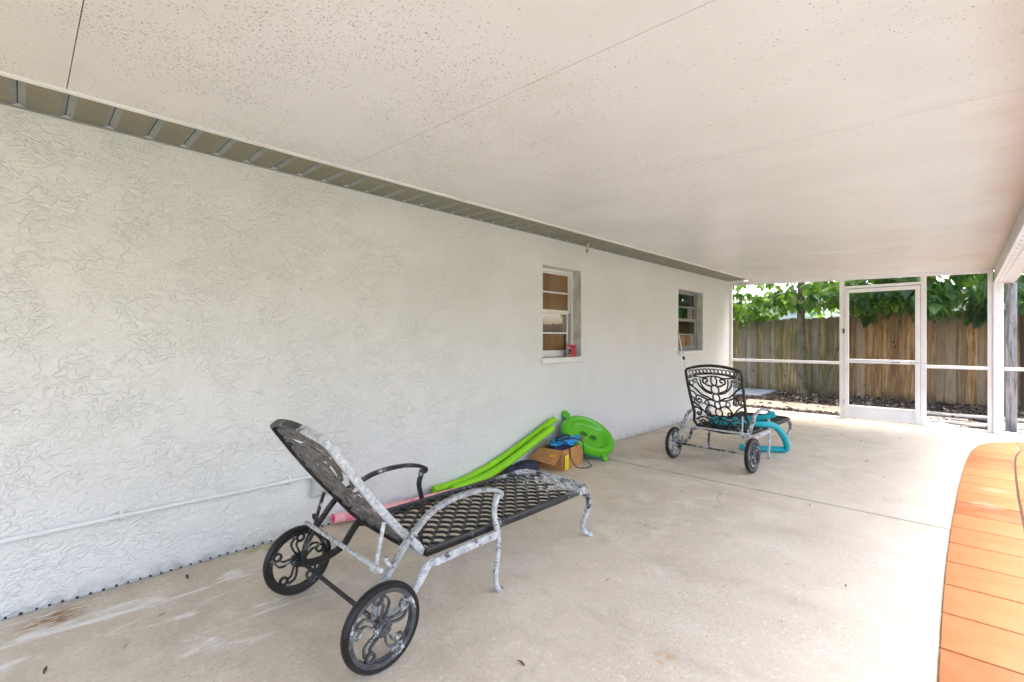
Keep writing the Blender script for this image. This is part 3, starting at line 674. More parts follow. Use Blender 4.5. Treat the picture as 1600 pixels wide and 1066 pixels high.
def picket_mesh(w, h, seed):
    rr = random.Random(seed); t = .019; c = .03+rr.uniform(-.006, .006)
    a, b = -w/2, w/2; out = [(a, 0), (b, 0), (b, h-c), (b-c, h), (a+c, h), (a, h-c)]
    m = MB(); n = len(out); bow = rr.uniform(-.006, .006)
    m.add([(x, bow*q/h-t/2, q) for x, q in out]+[(x, bow*q/h+t/2, q) for x, q in out], [tuple(range(n)), tuple(range(2*n-1, n-1, -1))]+[(i, n+i, n+(i+1) % n, (i+1) % n) for i in range(n)])
    return m
def fence(label, x0, x1, top, mat, seed, wmin, wmax, yf=13.2):
    rr = random.Random(seed); f = thing('picket_fence', label, 'fence', ((x0+x1)/2, yf, -.02))
    x = x0; meshes = []
    for q in range(6):
        w = wmin+(wmax-wmin)*q/5
        tmp = picket_mesh(w, top, seed*10+q).build('picket', mat, f); meshes.append((w, tmp.data)); bpy.data.objects.remove(tmp)
    while x < x1-.05:
        w, me = rr.choice(meshes)
        o = link('picket', me, f, (x+w/2-(x0+x1)/2, (.016 if len(f.children) % 2 else -.016)+rr.uniform(-.004, .004), rr.uniform(-.018, .022)))
        o.rotation_euler = (0, rr.uniform(-.002, .002), 0); x += w-rr.uniform(.006, .018)
    for z in (.35, 1.0, 1.6):
        m = MB(); m.bbox(x0-(x0+x1)/2, x1-(x0+x1)/2, .027, .065, z, z+.09, .004); m.build('fence_rail', mat, f)
fence('grey-green weathered picket fence behind the slender tree trunk', -7.0, -2.06, 1.83, P_GREY, 2, .15, .18)
fence('warm brown dog-eared picket fence behind the screen door', -2.05, .74, 1.90, P_BROWN, 4, .15, .18, 13.16)
fence('dark charcoal picket fence behind the grey timber post', .76, 5.2, 1.86, P_DARK, 6, .14, .17, 13.14)

# trees
def leaf_mesh(L, w, fold, droop):
    m = MB(); prof = [(0, .05), (.18, .55), (.42, 1.0), (.7, .72), (1, 0)]
    vs = []; fs = []
    for t, k in prof:
        z = -droop*t*t*L
        vs += [(t*L, -k*w/2, z+fold*k*w/2), (t*L, 0, z), (t*L, k*w/2, z+fold*k*w/2)]
    for i in range(4):
        a = i*3; fs += [(a, a+1, a+4, a+3), (a+1, a+2, a+5, a+4)]
    return vs, fs
LV = [leaf_mesh(1, .52, .25, .35), leaf_mesh(1, .42, .35, .6), leaf_mesh(1, .6, .15, .2)]
def leaf_mat(p, yaw, pitch, roll, L):
    return Matrix.Translation(p) @ Matrix.Rotation(yaw, 4, 'Z') @ Matrix.Rotation(pitch, 4, 'Y') @ Matrix.Rotation(roll, 4, 'X') @ Matrix.Scale(L, 4)
def make_tree(label, base, trunk, limbs, clusters, mat, seed, Lr, vis, nvis):
    """trunk and limbs: point lists with radii; clusters: list of (centre, n leaves). vis(p): shows between header and fence"""
    rr = random.Random(seed); t = thing('broadleaf_tree', label, 'tree', base); B = Vector(base)
    m = MB(); pts = spline([Vector(p)-B for p, r in trunk], 6); rs = [r for p, r in trunk]
    def tp(rl): return lambda u: (rl[min(len(rl)-2, int(u*(len(rl)-1)))]+(rl[min(len(rl)-1, int(u*(len(rl)-1))+1)]-rl[min(len(rl)-2, int(u*(len(rl)-1)))])*(u*(len(rl)-1)-min(len(rl)-2, int(u*(len(rl)-1)))))
    m.sweep(pts, 2, 2, n=12, taper=tp(rs)); m.build('trunk', BARK, t, True)
    for lb in limbs:
        m = MB(); m.sweep(spline([Vector(p)-B for p, r in lb], 5), 2, 2, n=8, taper=tp([r for p, r in lb])); m.build('limb', BARK, t, True)
    parts = []; crown = MB()
    for c, n in clusters:
        c = Vector(c); y0 = rr.uniform(0, 2*pi); L0 = rr.uniform(*Lr)
        for i in range(n):
            L = L0*rr.uniform(.65, 1.1); M = leaf_mat(c+Vector((rr.uniform(-.05, .05), rr.uniform(-.05, .05), rr.uniform(-.06, .05))), y0+i*2*pi/n*1.02+rr.uniform(-.3, .3), rr.uniform(.05, 1.0), rr.uniform(-.5, .5), L)
            k = rr.randrange(3)
            if vis(c) and len(parts) < nvis: parts.append((M, k)); continue
            vs, fs = LV[k]; crown.add([M @ Vector(q)-B for q in vs], fs)
    co = crown.build('crown', mat, t); co['kind'] = 'stuff'
    meshes = []
    for vs, fs in LV:
        me = bpy.data.meshes.new('leaf'); me.from_pydata(vs, [], fs); me.materials.append(mat); me.update(); meshes.append(me)
    TI = Matrix.Translation(-B)
    for M, k in parts:
        o = link('leaf', meshes[k], co); o.matrix_local = TI @ M
    return t
rr = random.Random(21)
cl = []
vis1 = lambda p: 1.75 < p.z < 2.65 and -4.9 < p.x < .2 and p.y < 13.6
def lowbound(x): return 2.02+.16*sin(x*2.1+.6)+.10*sin(x*5.3)
for i in range(300):                                   # hanging lower fringe above the fence
    x = rr.uniform(-5.9, -.3); yy = rr.uniform(11.9, 14.2); z = lowbound(x)+abs(rr.gauss(0, .26))
    cl.append(((x, yy, z), rr.randint(6, 9)))
for i in range(330):
    a = rr.uniform(0, 2*pi); q = rr.random()**.5; x = -2.8+q*3.3*cos(a); yy = 13.0+q*2.6*sin(a); z = 2.55+rr.random()*2.6*(1-.6*q*q)
    cl.append(((x, yy, z), rr.randint(6, 9)))
for i in range(260):  # unseen upper crown, added to block sky light over the fence
    a = rr.uniform(0, 2*pi); q = rr.random()**.5; cl.append(((-2.9+q*3.6*cos(a), 13.2+q*2.6*sin(a), 3.4+rr.random()*3.0*(1-.5*q)), rr.randint(6, 9)))
T1 = Vector((-2.8, 12.86, -.06))
make_tree('slender brown trunked tree with broad drooping leaves before the grey-green fence', T1,
    [((-2.8, 12.86, -.08), .135), ((-2.79, 12.86, .12), .105), ((-2.8, 12.85, .9), .092), ((-2.81, 12.85, 1.7), .082), ((-2.80, 12.86, 2.6), .075), ((-2.75, 12.9, 4.2), .04)],
    [[((-2.8, 12.86, 2.16), .03), ((-2.45, 12.6, 2.27), .022), ((-2.05, 12.4, 2.24), .016), ((-1.6, 12.3, 2.12), .008)],
     [((-2.8, 12.86, 1.98), .024), ((-2.5, 12.75, 2.08), .018), ((-2.1, 12.7, 2.12), .012), ((-1.8, 12.6, 2.06), .006)],
     [((-2.8, 12.86, 2.2), .03), ((-3.3, 12.7, 2.33), .02), ((-3.9, 12.5, 2.3), .013), ((-4.5, 12.4, 2.22), .006)],
     [((-2.8, 12.86, 2.9), .045), ((-2.2, 12.6, 3.4), .03), ((-1.2, 12.3, 3.6), .015)],
     [((-2.8, 12.86, 3.1), .04), ((-3.4, 13.2, 3.7), .025), ((-4.2, 13.5, 4.0), .012)],
     [((-2.40, 12.93, -.06), .055), ((-2.30, 12.9, .45), .044), ((-2.14, 12.9, .95), .037), ((-2.00, 12.88, 1.4), .030), ((-1.93, 12.85, 2.2), .018)]],
    cl, LEAFM, 31, (.15, .34), vis1, 270)
rr = random.Random(22); cl = []
vis2 = lambda p: 1.7 < p.z < 2.6 and -.9 < p.x < 1.6 and p.y < 12.9
for i in range(170):
    x = rr.uniform(-1.9, 2.2); yy = rr.uniform(11.5, 13.4); z = 1.98-.05*x+.13*sin(x*3.7)+abs(rr.gauss(0, .3))
    cl.append(((x, yy, z), rr.randint(7, 10)))
for i in range(14): cl.append(((rr.uniform(-.15, .45), rr.uniform(12.4, 12.9), rr.uniform(1.78, 2.05)), 8))
for i in range(8): cl.append(((rr.uniform(.7, 1.4), rr.uniform(11.9, 12.9), rr.uniform(1.7, 2.1)), 8))
for i in range(340):
    a = rr.uniform(0, 2*pi); q = rr.random()**.5; x = .9+q*3.0*cos(a); yy = 13.3+q*2.4*sin(a); z = 2.5+rr.random()*2.8*(1-.6*q*q)
    cl.append(((x, yy, z), rr.randint(6, 9)))
for i in range(260):  # high leaves out of view, added to cut sky light on the far floor
    a = rr.uniform(0, 2*pi); q = rr.random()**.5; cl.append(((1.3+q*3.4*cos(a), 13.4+q*2.5*sin(a), 3.4+rr.random()*3.0*(1-.5*q)), rr.randint(6, 9)))
make_tree('dense dark green tree overhanging the brown fence near the corner post', (1.05, 13.75, -.1),
    [((1.05, 13.75, -.12), .12), ((1.05, 13.75, .8), .10), ((1.1, 13.7, 1.9), .09), ((1.0, 13.7, 3.0), .07), ((.9, 13.6, 4.4), .035)],
    [[((1.05, 13.7, 2.3), .05), ((.4, 13.2, 2.7), .035), ((-.5, 12.7, 2.75), .02), ((-1.3, 12.5, 2.5), .01)],
     [((1.08, 13.7, 2.2), .04), ((.7, 13.1, 2.4), .028), ((.2, 12.5, 2.3), .015), ((-.1, 12.2, 2.1), .008)],
     [((1.05, 13.7, 2.5), .045), ((1.8, 13.0, 2.8), .03), ((2.4, 12.4, 2.6), .012)]],
    cl, LEAFD, 33, (.15, .33), vis2, 270)
# lime bush beyond the fence
def bush(label, c, rx, ry, rz_, n, mat, seed, L):
    rr = random.Random(seed); t = thing('leafy_bush', label, 'bush', (c[0], c[1], -.1)); m = MB(); B = Vector((c[0], c[1], -.1))
    st = MB()
    for i in range(7):
        a = i*2*pi/7; st.sweep([(0, 0, 0), (.3*rx*cos(a), .3*ry*sin(a), c[2]*.6), (.7*rx*cos(a), .7*ry*sin(a), c[2]+.2)], .05, .05, n=6)
    st.build('stem', BARK, t, True)
    for i in range(n):
        v = Vector((rr.gauss(0, 1), rr.gauss(0, 1), rr.gauss(0, 1))).normalized()*(rr.random()**.4)
        p = Vector((c[0]+v.x*rx, c[1]+v.y*ry, max(.1, c[2]+v.z*rz_*(1+.25*sin(5*v.x)+.2*sin(7*v.y)))))
        M = leaf_mat(p, rr.uniform(0, 6.28), rr.uniform(-.3, 1.2), rr.uniform(-.6, .6), L*rr.uniform(.6, 1.2)); vs, fs = LV[i % 3]
        m.add([M @ Vector(q)-B for q in vs], fs)
    o = m.build('crown', mat, t); o['kind'] = 'stuff'
bush('bright lime green bush showing over the brown fence', (-1.35, 17.5, 1.5), 1.1, 1.0, 1.15, 1500, LIME, 41, .22)
bush('mid green bush tucked between the neighbouring white houses', (-3.6, 19.5, 1.3), 1.1, 1.2, 1.2, 1000, LEAFM, 43, .28)
# neighbouring houses
def neighbour(label, x0, x1, y0, y1, eave, ridge, along_x=True):
    cx, cy = (x0+x1)/2, (y0+y1)/2; h = thing('neighbour_house', label, 'house', (cx, cy, -.1)); a, b, c_, d_ = x0-cx, x1-cx, y0-cy, y1-cy
    w = MB(); z = 0.0
    while z < eave-.001:                                   # lapped siding courses
        z2 = min(z+.19, eave)
        for (p, q) in (((a, c_), (b, c_)), ((b, c_), (b, d_)), ((b, d_), (a, d_)), ((a, d_), (a, c_))):
            nx, ny = (q[1]-p[1]), -(q[0]-p[0]); l = math.hypot(nx, ny); nx /= l; ny /= l
            w.add([(p[0]+nx*.03, p[1]+ny*.03, z), (q[0]+nx*.03, q[1]+ny*.03, z), (q[0], q[1], z2), (p[0], p[1], z2), (p[0], p[1], z), (q[0], q[1], z)], [(0,1,2,3), (0,1,5,4)])
        z = z2
    if along_x: w.add([(a, c_, eave), (a, d_, eave), (a, 0, ridge)], [(0,1,2)]); w.add([(b, c_, eave), (b, d_, eave), (b, 0, ridge)], [(0,1,2)])
    else: w.add([(a, c_, eave), (b, c_, eave), (0, c_, ridge)], [(0,1,2)]); w.add([(a, d_, eave), (b, d_, eave), (0, d_, ridge)], [(0,1,2)])
    w.build('wall', SIDING, h)
    r = MB(); o = .45; t = .12; k = (ridge-eave)
    if along_x:
        hh = (d_-c_)/2; s = k/hh
        for sg in (-1, 1): r.add([(a-o, sg*(hh+o), eave-s*o), (b+o, sg*(hh+o), eave-s*o), (b+o, 0, ridge), (a-o, 0, ridge), (a-o, sg*(hh+o), eave-s*o+t), (b+o, sg*(hh+o), eave-s*o+t), (b+o, 0, ridge+t), (a-o, 0, ridge+t)], [(0,1,2,3), (4,5,6,7), (0,1,5,4), (0,3,7,4), (1,2,6,5)])
    else:
        hh = (b-a)/2; s = k/hh
        for sg in (-1, 1): r.add([(sg*(hh+o), c_-o, eave-s*o), (sg*(hh+o), d_+o, eave-s*o), (0, d_+o, ridge), (0, c_-o, ridge), (sg*(hh+o), c_-o, eave-s*o+t), (sg*(hh+o), d_+o, eave-s*o+t), (0, d_+o, ridge+t), (0, c_-o, ridge+t)], [(0,1,2,3), (4,5,6,7), (0,1,5,4), (0,3,7,4), (1,2,6,5)])
    r.build('roof', ROOFG, h)
    v = MB(); v.bbox(a*.1+.2, a*.1+.65, c_-.06, c_-.032, 2.18, 2.36, .005); v.build('wall_vent', GREYBOX, h)
neighbour('neighbouring house with pale lapped siding beyond the grey-green fence', -16, -4.3, 22, 31, 3.0, 4.6)
neighbour('white gabled neighbouring house beyond the brown fence', -2.6, 8.5, 25, 34, 2.95, 4.7)

# ------------------------------------------------------------------ chaise longues
def wheel(parent, side, mats):
    w = bpy.data.objects.new('wheel', None); COL.objects.link(w); w.parent = parent; w.location = (side*.405, .045, .170)
    r = .17
    m = MB(); m.lathe([(-.017, r-.022), (-.019, r-.010), (-.012, r-.002), (0, r), (.012, r-.002), (.019, r-.010), (.017, r-.022)], 'x', 56); m.build('tyre', TYRE, w, True)
    m = MB(); m.lathe([(-.014, r-.040), (-.016, r-.0215), (.016, r-.0215), (.014, r-.040), (.006, r-.036), (-.006, r-.036)], 'x', 56); m.build('rim', mats[0], w, True)
    m = MB(); m.lathe([(-.028, .0005), (-.028, .012), (-.020, .014), (-.018, .026), (.018, .026), (.020, .014), (.030, .013), (.031, .007), (.026, .0005)], 'x', 20)
    for j in range(10): a = j*2*pi/10; m.lathe([(-.013, .0005), (-.013, .010), (.013, .010), (.013, .0005)], 'x', 8, (0, .029*cos(a), .029*sin(a)))
    m.build('hub', mats[0], w, True)
    for j in range(5):
        a = j*2*pi/5+.35; m = MB()
        def pt(rad, ang): return (0, rad*cos(a+ang), rad*sin(a+ang))
        s = side
        m.sweep(spline([pt(.030, -.25*s), pt(.062, -.42*s), (pt(.095, -.36*s)), pt(.118, -.12*s)], 6), .016, .0078, (1, 0, 0))
        m.sweep(spline([pt(.030, .25*s), pt(.058, -.04*s), pt(.082, -.10*s), pt(.098, .02*s)], 6), .016, .007, (1, 0, 0))
        cx = pt(.112, .12*s); m.sweep([(0, cx[1]+.018*cos(q*2*pi/16), cx[2]+.018*sin(q*2*pi/16)) for q in range(16)], .018, .010, (1, 0, 0), True)
        m.build('spoke', mats[1], w, True)
def arc_scroll(cx, cy, r0, r1, a0, turns, n=18):
    return [(cx+(r0+(r1-r0)*i/n)*cos(a0+turns*2*pi*i/n), cy+(r0+(r1-r0)*i/n)*sin(a0+turns*2*pi*i/n)) for i in range(n+1)]
def chaise(label, loc, rz, back_top, mats, lw=1.25):
    """back_top: (y, z) of the backrest's top corner; hinge at y=.34, z=.31"""
    c = thing('chaise_longue', label, 'lounge chair', loc, rz, None)
    HI, MID, LO, SEAT, BACK, BFR = mats
    SX = (1, 0, 0)
    for s in (1, -1):
        A = HI if s > 0 else LO
        m = MB(); P = [(.045, .17), (.052, .235), (.075, .292), (.142, .374), (.185, .424), (.243, .473), (.325, .515), (.441, .549), (.583, .556), (.70, .540), (.765, .515), (.778, .497), (.762, .488)]
        xs = [s*(.345 if q < .3 else .328) for q, z in P]
        m.sweep(spline([(x, q, z) for x, (q, z) in zip(xs, P)], 6), .034, .021, SX); m.build('armrest', MID if s > 0 else LO, c, True)
        m = MB(); P = [(.755, .505), (.742, .47), (.730, .42), (.745, .35), (.758, .30), (.760, .22), (.748, .15), (.740, .09), (.746, .04), (.762, .012), (.772, .006)]
        m.sweep(spline([(s*.328, q, z) for q, z in P], 5), .028, .031, SX, taper=lambda u: 1-.2*sin(u*pi)+(.35 if u > .93 else 0)); m.build('leg', HI if s > 0 else LO, c, True)
        m = MB(); P = [(.762, .297), (.60, .297), (.42, .292), (.372, .290), (.33, .296), (.29, .254), (.243, .200), (.17, .165), (.10, .160), (.045, .170)]
        m.sweep(spline([(s*(.328 if q > .2 else .345), q, z) for q, z in P], 5), .020, .037, SX)
        for (q, z) in ((.335, .300), (.425, .292)): m.lathe([(0, .0005), (.015, .014), (.019, .010), (.016, .0005)] if s > 0 else [(0, .0005), (-.015, .014), (-.019, .010), (-.016, .0005)], 'x', 12, (s*.328, q, z))
        m.build('side_rail', HI if s > 0 else LO, c, True)
        m = MB(); P = [(1.585, .315), (1.612, .275), (1.628, .22), (1.625, .16), (1.612, .10), (1.618, .05), (1.645, .018), (1.675, .012)]
        m.sweep(spline([(s*(.268+.02*sin(i)), q, z) for i, (q, z) in enumerate(P)], 5), .030, .032, SX, taper=lambda u: 1.2-.45*u+(.25 if u > .9 else 0)); m.build('leg', HI, c, True)
        wheel(c, s, (W_WH if s > 0 else LO, W_WH if s > 0 else LO))
        # prop strut and its notch
        m = MB(); m.sweep([(s*.285, .125, .525), (s*.292, .10, .44), (s*.298, .078, .352)], .012, .016, SX)
        m.lathe([(-.012, .0005), (-.012, .016), (.012, .016), (.012, .0005)], 'x', 10, (s*.298, .073, .35)); m.build('prop_strut', HI if s > 0 else LO, c, True)
        m = MB(); m.sweep([(s*.345, .118, .362), (s*.345, .098, .385), (s*.345, .097, .405)], .012, .016, SX); m.build('notch', HI if s > 0 else LO, c, True)
    m = MB(); m.sweep([(-.40, .045, .17), (.40, .045, .17)], .020, .020, n=10); m.build('axle', LO, c, True)
    m = MB(); m.sweep([(-.362, .066, .365), (.362, .066, .365)], .018, .018, (0, 0, 1)); m.build('cross_bar', HI, c, True)
    # seat: rim and fish-scale lattice
    x2, ya, yb, zs = .285, .345, 1.625, .326
    m = MB(); rim = [(-x2, ya, zs), (x2, ya, zs), (x2, 1.0, zs-.002), (x2, yb-.05, zs), (x2-.03, yb-.008, zs+.004), (.12, yb+.012, zs+.006), (-.12, yb+.012, zs+.006), (-x2+.03, yb-.008, zs+.004), (-x2, yb-.05, zs), (-x2, 1.0, zs-.002)]
    m.sweep(rim, .038, .026, (0, 0, 1), True); m.build('seat_rim', SEAT if mats[0] is not mats[2] else MID, c, True)
    m = MB(); px_, py_ = .0940, .0490; row = 0; y = ya-.01
    zsag = lambda x, q: zs+.006-.010*(1-(x/x2)**2)*sin(pi*(q-ya)/(yb-ya))
    while y < yb+.02:
        x = -x2-px_*(1+.5*(row % 2))
        while x < x2+px_:
            pts = []
            for i in range(11):
                t = i/10; ang = pi*t
                qx = x+px_/2-px_/2*1.0*cos(ang); qy = y+.056*sin(ang)**.85
                pts.append((qx, qy))
            pts = [p for p in pts if abs(p[0]) <= x2+.004 and ya-.004 <= p[1] <= yb+.004]
            if len(pts) > 2: m.sweep([(p[0], p[1], zsag(*p)) for p in pts], .013, .0120, (0, 0, 1))
            x += px_
        row += 1; y += py_
    m.build('seat_lattice', SEAT, c, False)
    # backrest, built flat in (u, v) and tilted about the hinge
    hy, hz_ = .34, .318; dy, dz = back_top[0]-hy, back_top[1]-hz_; Lb = math.hypot(dy, dz); ey, ez = dy/Lb, dz/Lb; ny, nz = ez, -ey
    if ny < 0: ny, nz = -ny, -nz
    def P3(u, v, o=0): 
        k = o-.028*sin(pi*min(1, max(0, v/Lb)))*.6                      # shallow lumbar curve
        return (u, hy+ey*v+ny*k, hz_+ez*v+nz*k)
    NV = (0, ny, nz)
    fr = [(-.262, 0), (.262, 0), (.272, .2), (.285, .45), (.290, Lb-.06), (.282, Lb-.018), (.255, Lb), (.14, Lb+.030), (0, Lb+.042), (-.14, Lb+.030), (-.255, Lb), (-.282, Lb-.018), (-.290, Lb-.06), (-.285, .45), (-.272, .2)]
    m = MB(); m.sweep([P3(*p) for p in spline2(fr)], .034, .021, NV, True); br = m.build('backrest_frame', BFR, c, True)
    m = MB()
    def cv(pts, w=.014, mirror=True, t=.012):
        pts = spline2(pts, False); w *= lw
        for sg in ((1, -1) if mirror else (1,)): m.sweep([P3(sg*u, v) for u, v in pts], t, w, NV)
    def ring(u, v, a, b, w=.012, mirror=True, n=18):
        for sg in ((1, -1) if mirror else (1,)): m.sweep([P3(sg*(u+a*cos(q*2*pi/n)), v+b*sin(q*2*pi/n)) for q in range(n)], .012, w, NV, True)
    K = Lb/.73
    for v, a, b in ((.600, .030, .052), (.500, .040, .050), (.405, .036, .048), (.315, .028, .045), (.225, .036, .048)): ring(0, v*K, a, b*K, .015, False)
    for i in range(13):
        u = -.235+i*.47/12; ring(u, (.682+.030*(1-(u/.25)**2))*K, .020, .024, .009, False, 12)
    cv([(-.262, .645*K), (-.12, .672*K), (0, .680*K), (.12, .672*K), (.262, .645*K)], .012, False)
    cv([(0, .655*K), (.05, .648*K), (.11, .632*K), (.19, .642*K), (.268, .625*K)], .012)
    sc_ = lambda cx, cy, r0, r1, a0, tn: [(u, v*K) for u, v in arc_scroll(cx, cy, r0, r1, a0, tn)]
    cv([(.03, .545*K), (.06, .54*K), (.095, .565*K)]+sc_(.085, .598, .038, .010, -1.0, 1.0)[::2])
    cv([(.035, .45*K), (.10, .47*K), (.165, .54*K), (.185, .60*K)]+sc_(.200, .585, .030, .008, 2.2, -.9)[::2])
    cv([(.035, .46*K), (.11, .50*K), (.14, .56*K), (.145, .62*K)], .011)
    cv([(.03, .36*K), (.08, .40*K), (.15, .43*K), (.215, .50*K), (.275, .545*K)], .014)
    cv([(.03, .38*K), (.09, .375*K), (.14, .395*K), (.205, .42*K), (.225, .375*K)]+sc_(.190, .360, .036, .010, .4, -1.1)[::2])
    cv([(.275, .47*K), (.235, .455*K), (.215, .42*K)], .011); ring(.245, .565*K, .022, .028); ring(.110, .335*K, .022, .026)
    cv([(.02, .275*K), (.07, .31*K), (.12, .28*K), (.145, .22*K)]+sc_(.115, .215, .034, .009, .1, -1.1)[::2])
    cv([(.02, .185*K), (.08, .185*K), (.15, .215*K), (.20, .28*K), (.245, .32*K), (.278, .33*K)], .014)
    cv([(.278, .26*K), (.225, .265*K), (.19, .23*K), (.20, .185*K)]+sc_(.225, .19, .026, .008, 3.3, 1.0)[::2])
    cv([(.0, .165*K), (.06, .125*K), (.13, .135*K), (.19, .15*K), (.268, .11*K)], .014)
    cv([(.02, .01), (.035, .07*K), (.01, .13*K), (0, .175*K)], .011)
    cv([(.07, .0), (.075, .055*K)]+sc_(.105, .075, .034, .009, 3.1, -1.1)[::2]); cv([(.19, .0), (.165, .06*K)]+sc_(.195, .085, .032, .009, 3.3, -1.0)[::2])
    cv([(.26, .03), (.235, .07*K), (.245, .12*K)], .011); ring(.045, .04*K, .018, .03, .010)
    cv([(.06, .155*K), (.10, .17*K), (.145, .165*K)], .010); cv([(.278, .40*K), (.25, .385*K), (.243, .35*K), (.262, .32*K)], .011)
    m.build('backrest_scrollwork', BACK, c, False)
    return c
def spline2(pts, closed=True): return [(p[0], p[1]) for p in spline([(u, v, 0) for u, v in pts], 4 if len(pts) < 12 else 2, closed)]
chaise('worn cast metal chaise with white flaking paint and reclined back beside the pink foam', (-2.056, .935, 0), 0, (-.125, .905), (W_HI, W_ARM, W_LO, W_SEAT, W_BACK, W_BF), .92)
chaise('black scroll-backed chaise with upright back holding the teal foam noodles', (-1.89, 4.88, 0), R(-2.5), (.075, .985), (W_HI, W_MID, W_MID, W_LO, W_BLK, W_LO))

# ------------------------------------------------------------------ pool toys and clutter
def noodle(name, label, pts, mat, r=.033, hole=None, group=None):
    P = spline(pts, 8); m = MB(); m.sweep(P, 2*r, 2*r, n=20)
    base = Vector(P[0]); base.z = 0
    m.v = [tuple(Vector(q)-base) for q in m.v]
    # drop the flat end caps, add the hollow core
    m.f = m.f[:-2]; m.mi = m.mi[:-2]
    for e, ins in ((0, 1), (-1, -1)):
        p = P[e]; t = (P[1]-P[0]).normalized() if e == 0 else (P[-1]-P[-2]).normalized(); ring_o = []; ring_i = []; ring_d = []
        q = 20; st = 0 if e == 0 else (len(P)-1)*q
        ctr = Vector(p)-base
        for j in range(q):
            o = Vector(m.v[st+j]); ring_i.append(ctr+(o-ctr)*.38); ring_d.append(ctr+(o-ctr)*.36+t*(.05*ins))
        b = len(m.v); m.v += [tuple(x) for x in ring_i+ring_d]
        for j in range(q):
            k = (j+1) % q
            m.f.append((st+j, st+k, b+k, b+j)); m.mi.append(1 if hole else 0); m.f.append((b+j, b+k, b+q+k, b+q+j)); m.mi.append(1 if hole else 0)
        m.f.append(tuple(b+q+j for j in range(q))); m.mi.append(1 if hole else 0)
    o = m.build(name, [mat, hole or mat], smooth=True, loc=base)
    return tag(o, label, 'pool noodle', group)
noodle('pool_noodle', 'lime green foam noodle, the longer one, curving up along wall', [(-3.175, 2.36, .045), (-3.175, 2.7, .060), (-3.17, 3.1, .150), (-3.16, 3.5, .285), (-3.15, 3.93, .445)], GREEN)
noodle('pool_noodle', 'lime green foam noodle in front, resting on the cardboard box edge', [(-3.10, 2.50, .034), (-3.09, 2.8, .060), (-3.08, 3.1, .130), (-3.06, 3.45, .265), (-3.04, 3.76, .39)], GREEN)
noodle('pool_noodle', 'faded pink foam noodle lying on the floor against the wall', [(-3.15, 1.49, .055), (-3.12, 1.8, .036), (-3.07, 2.15, .035), (-3.03, 2.47, .036)], PINK, .034, HOTPINK)
noodle('pool_noodle', 'bent teal foam noodle hanging off the upright chaise onto the floor', [(-2.05, 5.30, .385), (-1.80, 5.40, .382), (-1.58, 5.50, .385), (-1.50, 5.66, .36), (-1.47, 5.86, .25), (-1.455, 5.99, .12), (-1.47, 6.03, .045), (-1.56, 5.99, .036), (-1.70, 5.91, .036), (-1.9, 5.82, .036)], TEAL, .033)
noodle('pool_noodle', 'straight teal foam noodle lying across the upright chaise seat', [(-2.12, 5.52, .385), (-1.9, 5.53, .388), (-1.62, 5.55, .44), (-1.46, 5.58, .50)], TEAL, .031)

# cardboard box with folded-down flaps
bx = thing('cardboard_box', 'open brown cardboard box of pool gear with yellow label', 'box', (-3.0, 3.86, 0), R(8))
m = MB(); X, Yh, H, t = .135, .215, .205, .005
m.box(-X, X, -Yh, Yh, .002, .008); m.box(-X, -X+t, -Yh, Yh, .008, H); m.box(X-t, X, -Yh, Yh, .008, H); m.box(-X+t, X-t, -Yh, -Yh+t, .008, H); m.box(-X+t, X-t, Yh-t, Yh, .008, H)
m.build('carton', CARD, bx)
def flap(pts, name='flap'):
    m = MB(); a, b, c_, d_ = [Vector(p) for p in pts]; n = (b-a).cross(d_-a).normalized()*.004
    m.add([a, b, c_, d_, a+n, b+n, c_+n, d_+n], [(0,1,2,3), (4,5,6,7), (0,1,5,4), (1,2,6,5), (2,3,7,6), (3,0,4,7)]); return m.build(name, CARD, bx)
flap([(-X, -Yh-.003, H), (X, -Yh-.003, H), (X-.03, -Yh-.11, H-.125), (-X-.06, -Yh-.11, H-.10)])
flap([(X+.003, -Yh, H), (X+.003, Yh, H), (X+.012, Yh-.02, H-.10), (X+.012, -Yh+.09, H-.10)])
flap([(-X, Yh+.003, H), (X, Yh+.003, H), (X-.02, Yh+.06, H+.06), (-X+.02, Yh+.06, H+.06)])
m = MB(); m.box(X+.0165, X+.0175, -Yh+.012, -Yh+.085, .012, .155); o = m.build('yellow_label', YEL, bx)
m = MB()
for i in range(5): m.box(X+.0178, X+.0182, -Yh+.03, -Yh+.065-.008*(i % 3), .035+i*.022, .040+i*.022)
m.build('label_print', DARKG, o)
m = MB(); nv = Vector((0, -.125, -.11)).normalized()
for (u0, u1, v0, v1) in ((.02, .085, .055, .085),):
    q = lambda u, v: (u, -Yh-.003-.11*(v/.165)-.0065, H-.125*(v/.165)-.003)
    m.add([q(u0, v1), q(u1, v1-.012), q(u1, v0-.012), q(u0, v0)], [(0,1,2,3)])
m.build('orange_sticker', ORG, bx)
# things in the box
def blobby(name, label, cat, loc, rad, mat, seed, sub=3, amp=.3, freq=7):
    from mathutils import noise as mn
    bm = bmesh.new(); bmesh.ops.create_icosphere(bm, subdivisions=sub, radius=1)
    for q in bm.verts:
        k = 1+amp*mn.noise(q.co*freq*.35+Vector((seed, 0, 0)))+amp*.4*mn.noise(q.co*freq+Vector((0, seed, 0)))
        q.co = Vector((q.co.x*rad[0]*k, q.co.y*rad[1]*k, q.co.z*rad[2]*k+rad[2]))
    me = bpy.data.meshes.new(name); bm.to_mesh(me); bm.free(); me.materials.append(mat)
    for p in me.polygons: p.use_smooth = True
    return tag(link(name, me, None, loc), label, cat)
blobby('plastic_bag', 'crumpled bright blue plastic bag on top of the cardboard box', 'bag', (-2.985, 3.90, .208), (.105, .21, .042), BLUE, 3, 4, .5, 6)
blobby('mask_pouch', 'black and blue pouch under the blue bag in the box', 'pouch', (-2.975, 3.80, .10), (.09, .15, .07), NAVY, 8, 4, .35, 5)
